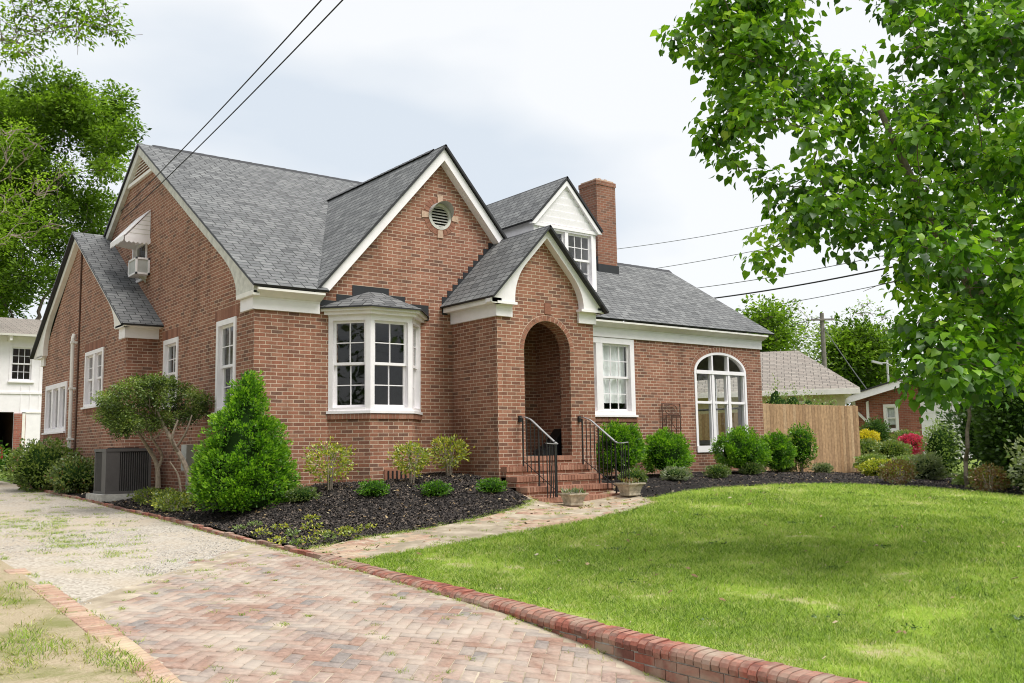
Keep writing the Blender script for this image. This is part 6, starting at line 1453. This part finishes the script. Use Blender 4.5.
LP = [tuple(p) for p in lawn_poly]
while cnt < N1:
    x, y = random.uniform(lo[0], hi[0]), random.uniform(1.6, hi[1]); dd = math.hypot(x, y)
    if random.random() > min(1, (6.5/dd)**2.0): continue
    d_ = (x*FW.x+y*FW.y)
    if d_ < 2 or abs((x*RT.x+y*RT.y)/d_) > 0.62: continue
    if not in_poly(x, y, LP): continue
    pt_ = patch(x, y)
    if (pt_ > 0.42 or (x < 5.5 and random.random() < 0.5)) and random.random() < 0.75: continue
    P2.append((x, y, yard(x, y)+0.002, pt_, dd)); cnt += 1
P2 = np.array(P2); sc_ = np.clip(P2[:, 4]/7, 0.85, 2.0)
blades('grass', P2[:, :3], 0.040*sc_**0.5, 0.0055*sc_, 'grass_blade', 0.55, rnd=np.clip(rng.normal(0.47, 0.27, len(P2))+0.35*np.clip(P2[:, 3], -0.4, 0.9), 0, 1))
P5 = []
for _ in range(70):
    x, y = random.uniform(5.6, 16), random.uniform(2.2, 11.5)
    if in_poly(x, y, LP):
        for _k in range(random.randint(10, 45)): P5.append((x+random.gauss(0, 0.09), y+random.gauss(0, 0.07), yard(x, y)+0.03))
P5 = np.array(P5); tag(leaf_mesh('clover', P5, unit(len(P5))*[1, 1, 0.2]+[0, 0, 0.15], 0.028*np.ones(len(P5)), 'dark_leaf', None, width=0.9, up=np.array([0, 0, 1.0])), kind='stuff')
# left verge tufts: some lush, most dry
P3 = []; R3 = []
while len(P3) < 42000:
    x, y = random.uniform(-3.5, 2.0), random.uniform(3.0, 22); dd = math.hypot(x, y)
    if random.random() > min(1, (7/dd)**2): continue
    v = fbm(x, y, 4, 0.9)+0.6*fbm(x, y, 8, 3.5)-0.25*ss((x-1.2)/0.7)
    if v < 0.12 and random.random() > 0.05: continue
    P3.append((x, y, left_yard(x, y)+0.01)); R3.append(v)
P3 = np.array(P3); R3 = np.array(R3); m_ = (R3 > 0.35) | (P3[:, 0] < 0.6)*(rng.random(len(R3)) < 0.5)
blades('verge_grass', P3[m_], 0.055, 0.006, 'grass_blade', 0.6); blades('dry_grass', P3[~m_], 0.035, 0.006, 'dry_blade', 0.8)
# tufts in joints, gravel and along the path and edging
P4 = []
def tuft(x, y, z, n, r): 
    for _ in range(n): P4.append((x+random.gauss(0, r), y+random.gauss(0, r), z))
for _ in range(150):
    b = random.choice(pv); 
    if random.random() < 0.75: tuft(b[0]+0.05, b[1]+0.05, drive_z(b[1])+0.004, random.randint(8, 40), random.uniform(0.008, 0.028))
for _ in range(110):
    x, y = random.uniform(2.3, 5.0), random.uniform(9.5, 24)
    if abs(x-3.5) < 0.5+0.4*random.random() or y > 15: tuft(x, y, drive_z(y)+0.004, 40, 0.06)
for _ in range(80):
    x, y = random.gauss(3.1, 0.35), random.gauss(15.5, 2.5)
    if 2.3 < x < 4.6: tuft(x, y, drive_z(y)+0.004, 45, 0.09)
for _ in range(90): 
    b = random.choice(pb); tuft(b[0], b[1]+0.06, yard(b[0], b[1])+0.005, 30, 0.03)
for p in PATH_TOP+PATH_BOT:
    for _ in range(2): tuft(p[0]+random.gauss(0, 0.08), p[1]+random.gauss(0, 0.05), yard(p[0], p[1])+0.004, 40, 0.05)
y = 3.5
while y < 22: tuft(5.02+random.gauss(0, 0.012), y, drive_z(y)+0.004, random.randint(0, 35), 0.022); tuft(2.14, y, drive_z(y)+0.01, random.randint(0, 50) if random.random() < 0.5 else 0, 0.03); y += 0.16
P4 = np.array(P4); blades('joint_weeds', P4, 0.035, 0.006, 'grass_blade', 0.7)
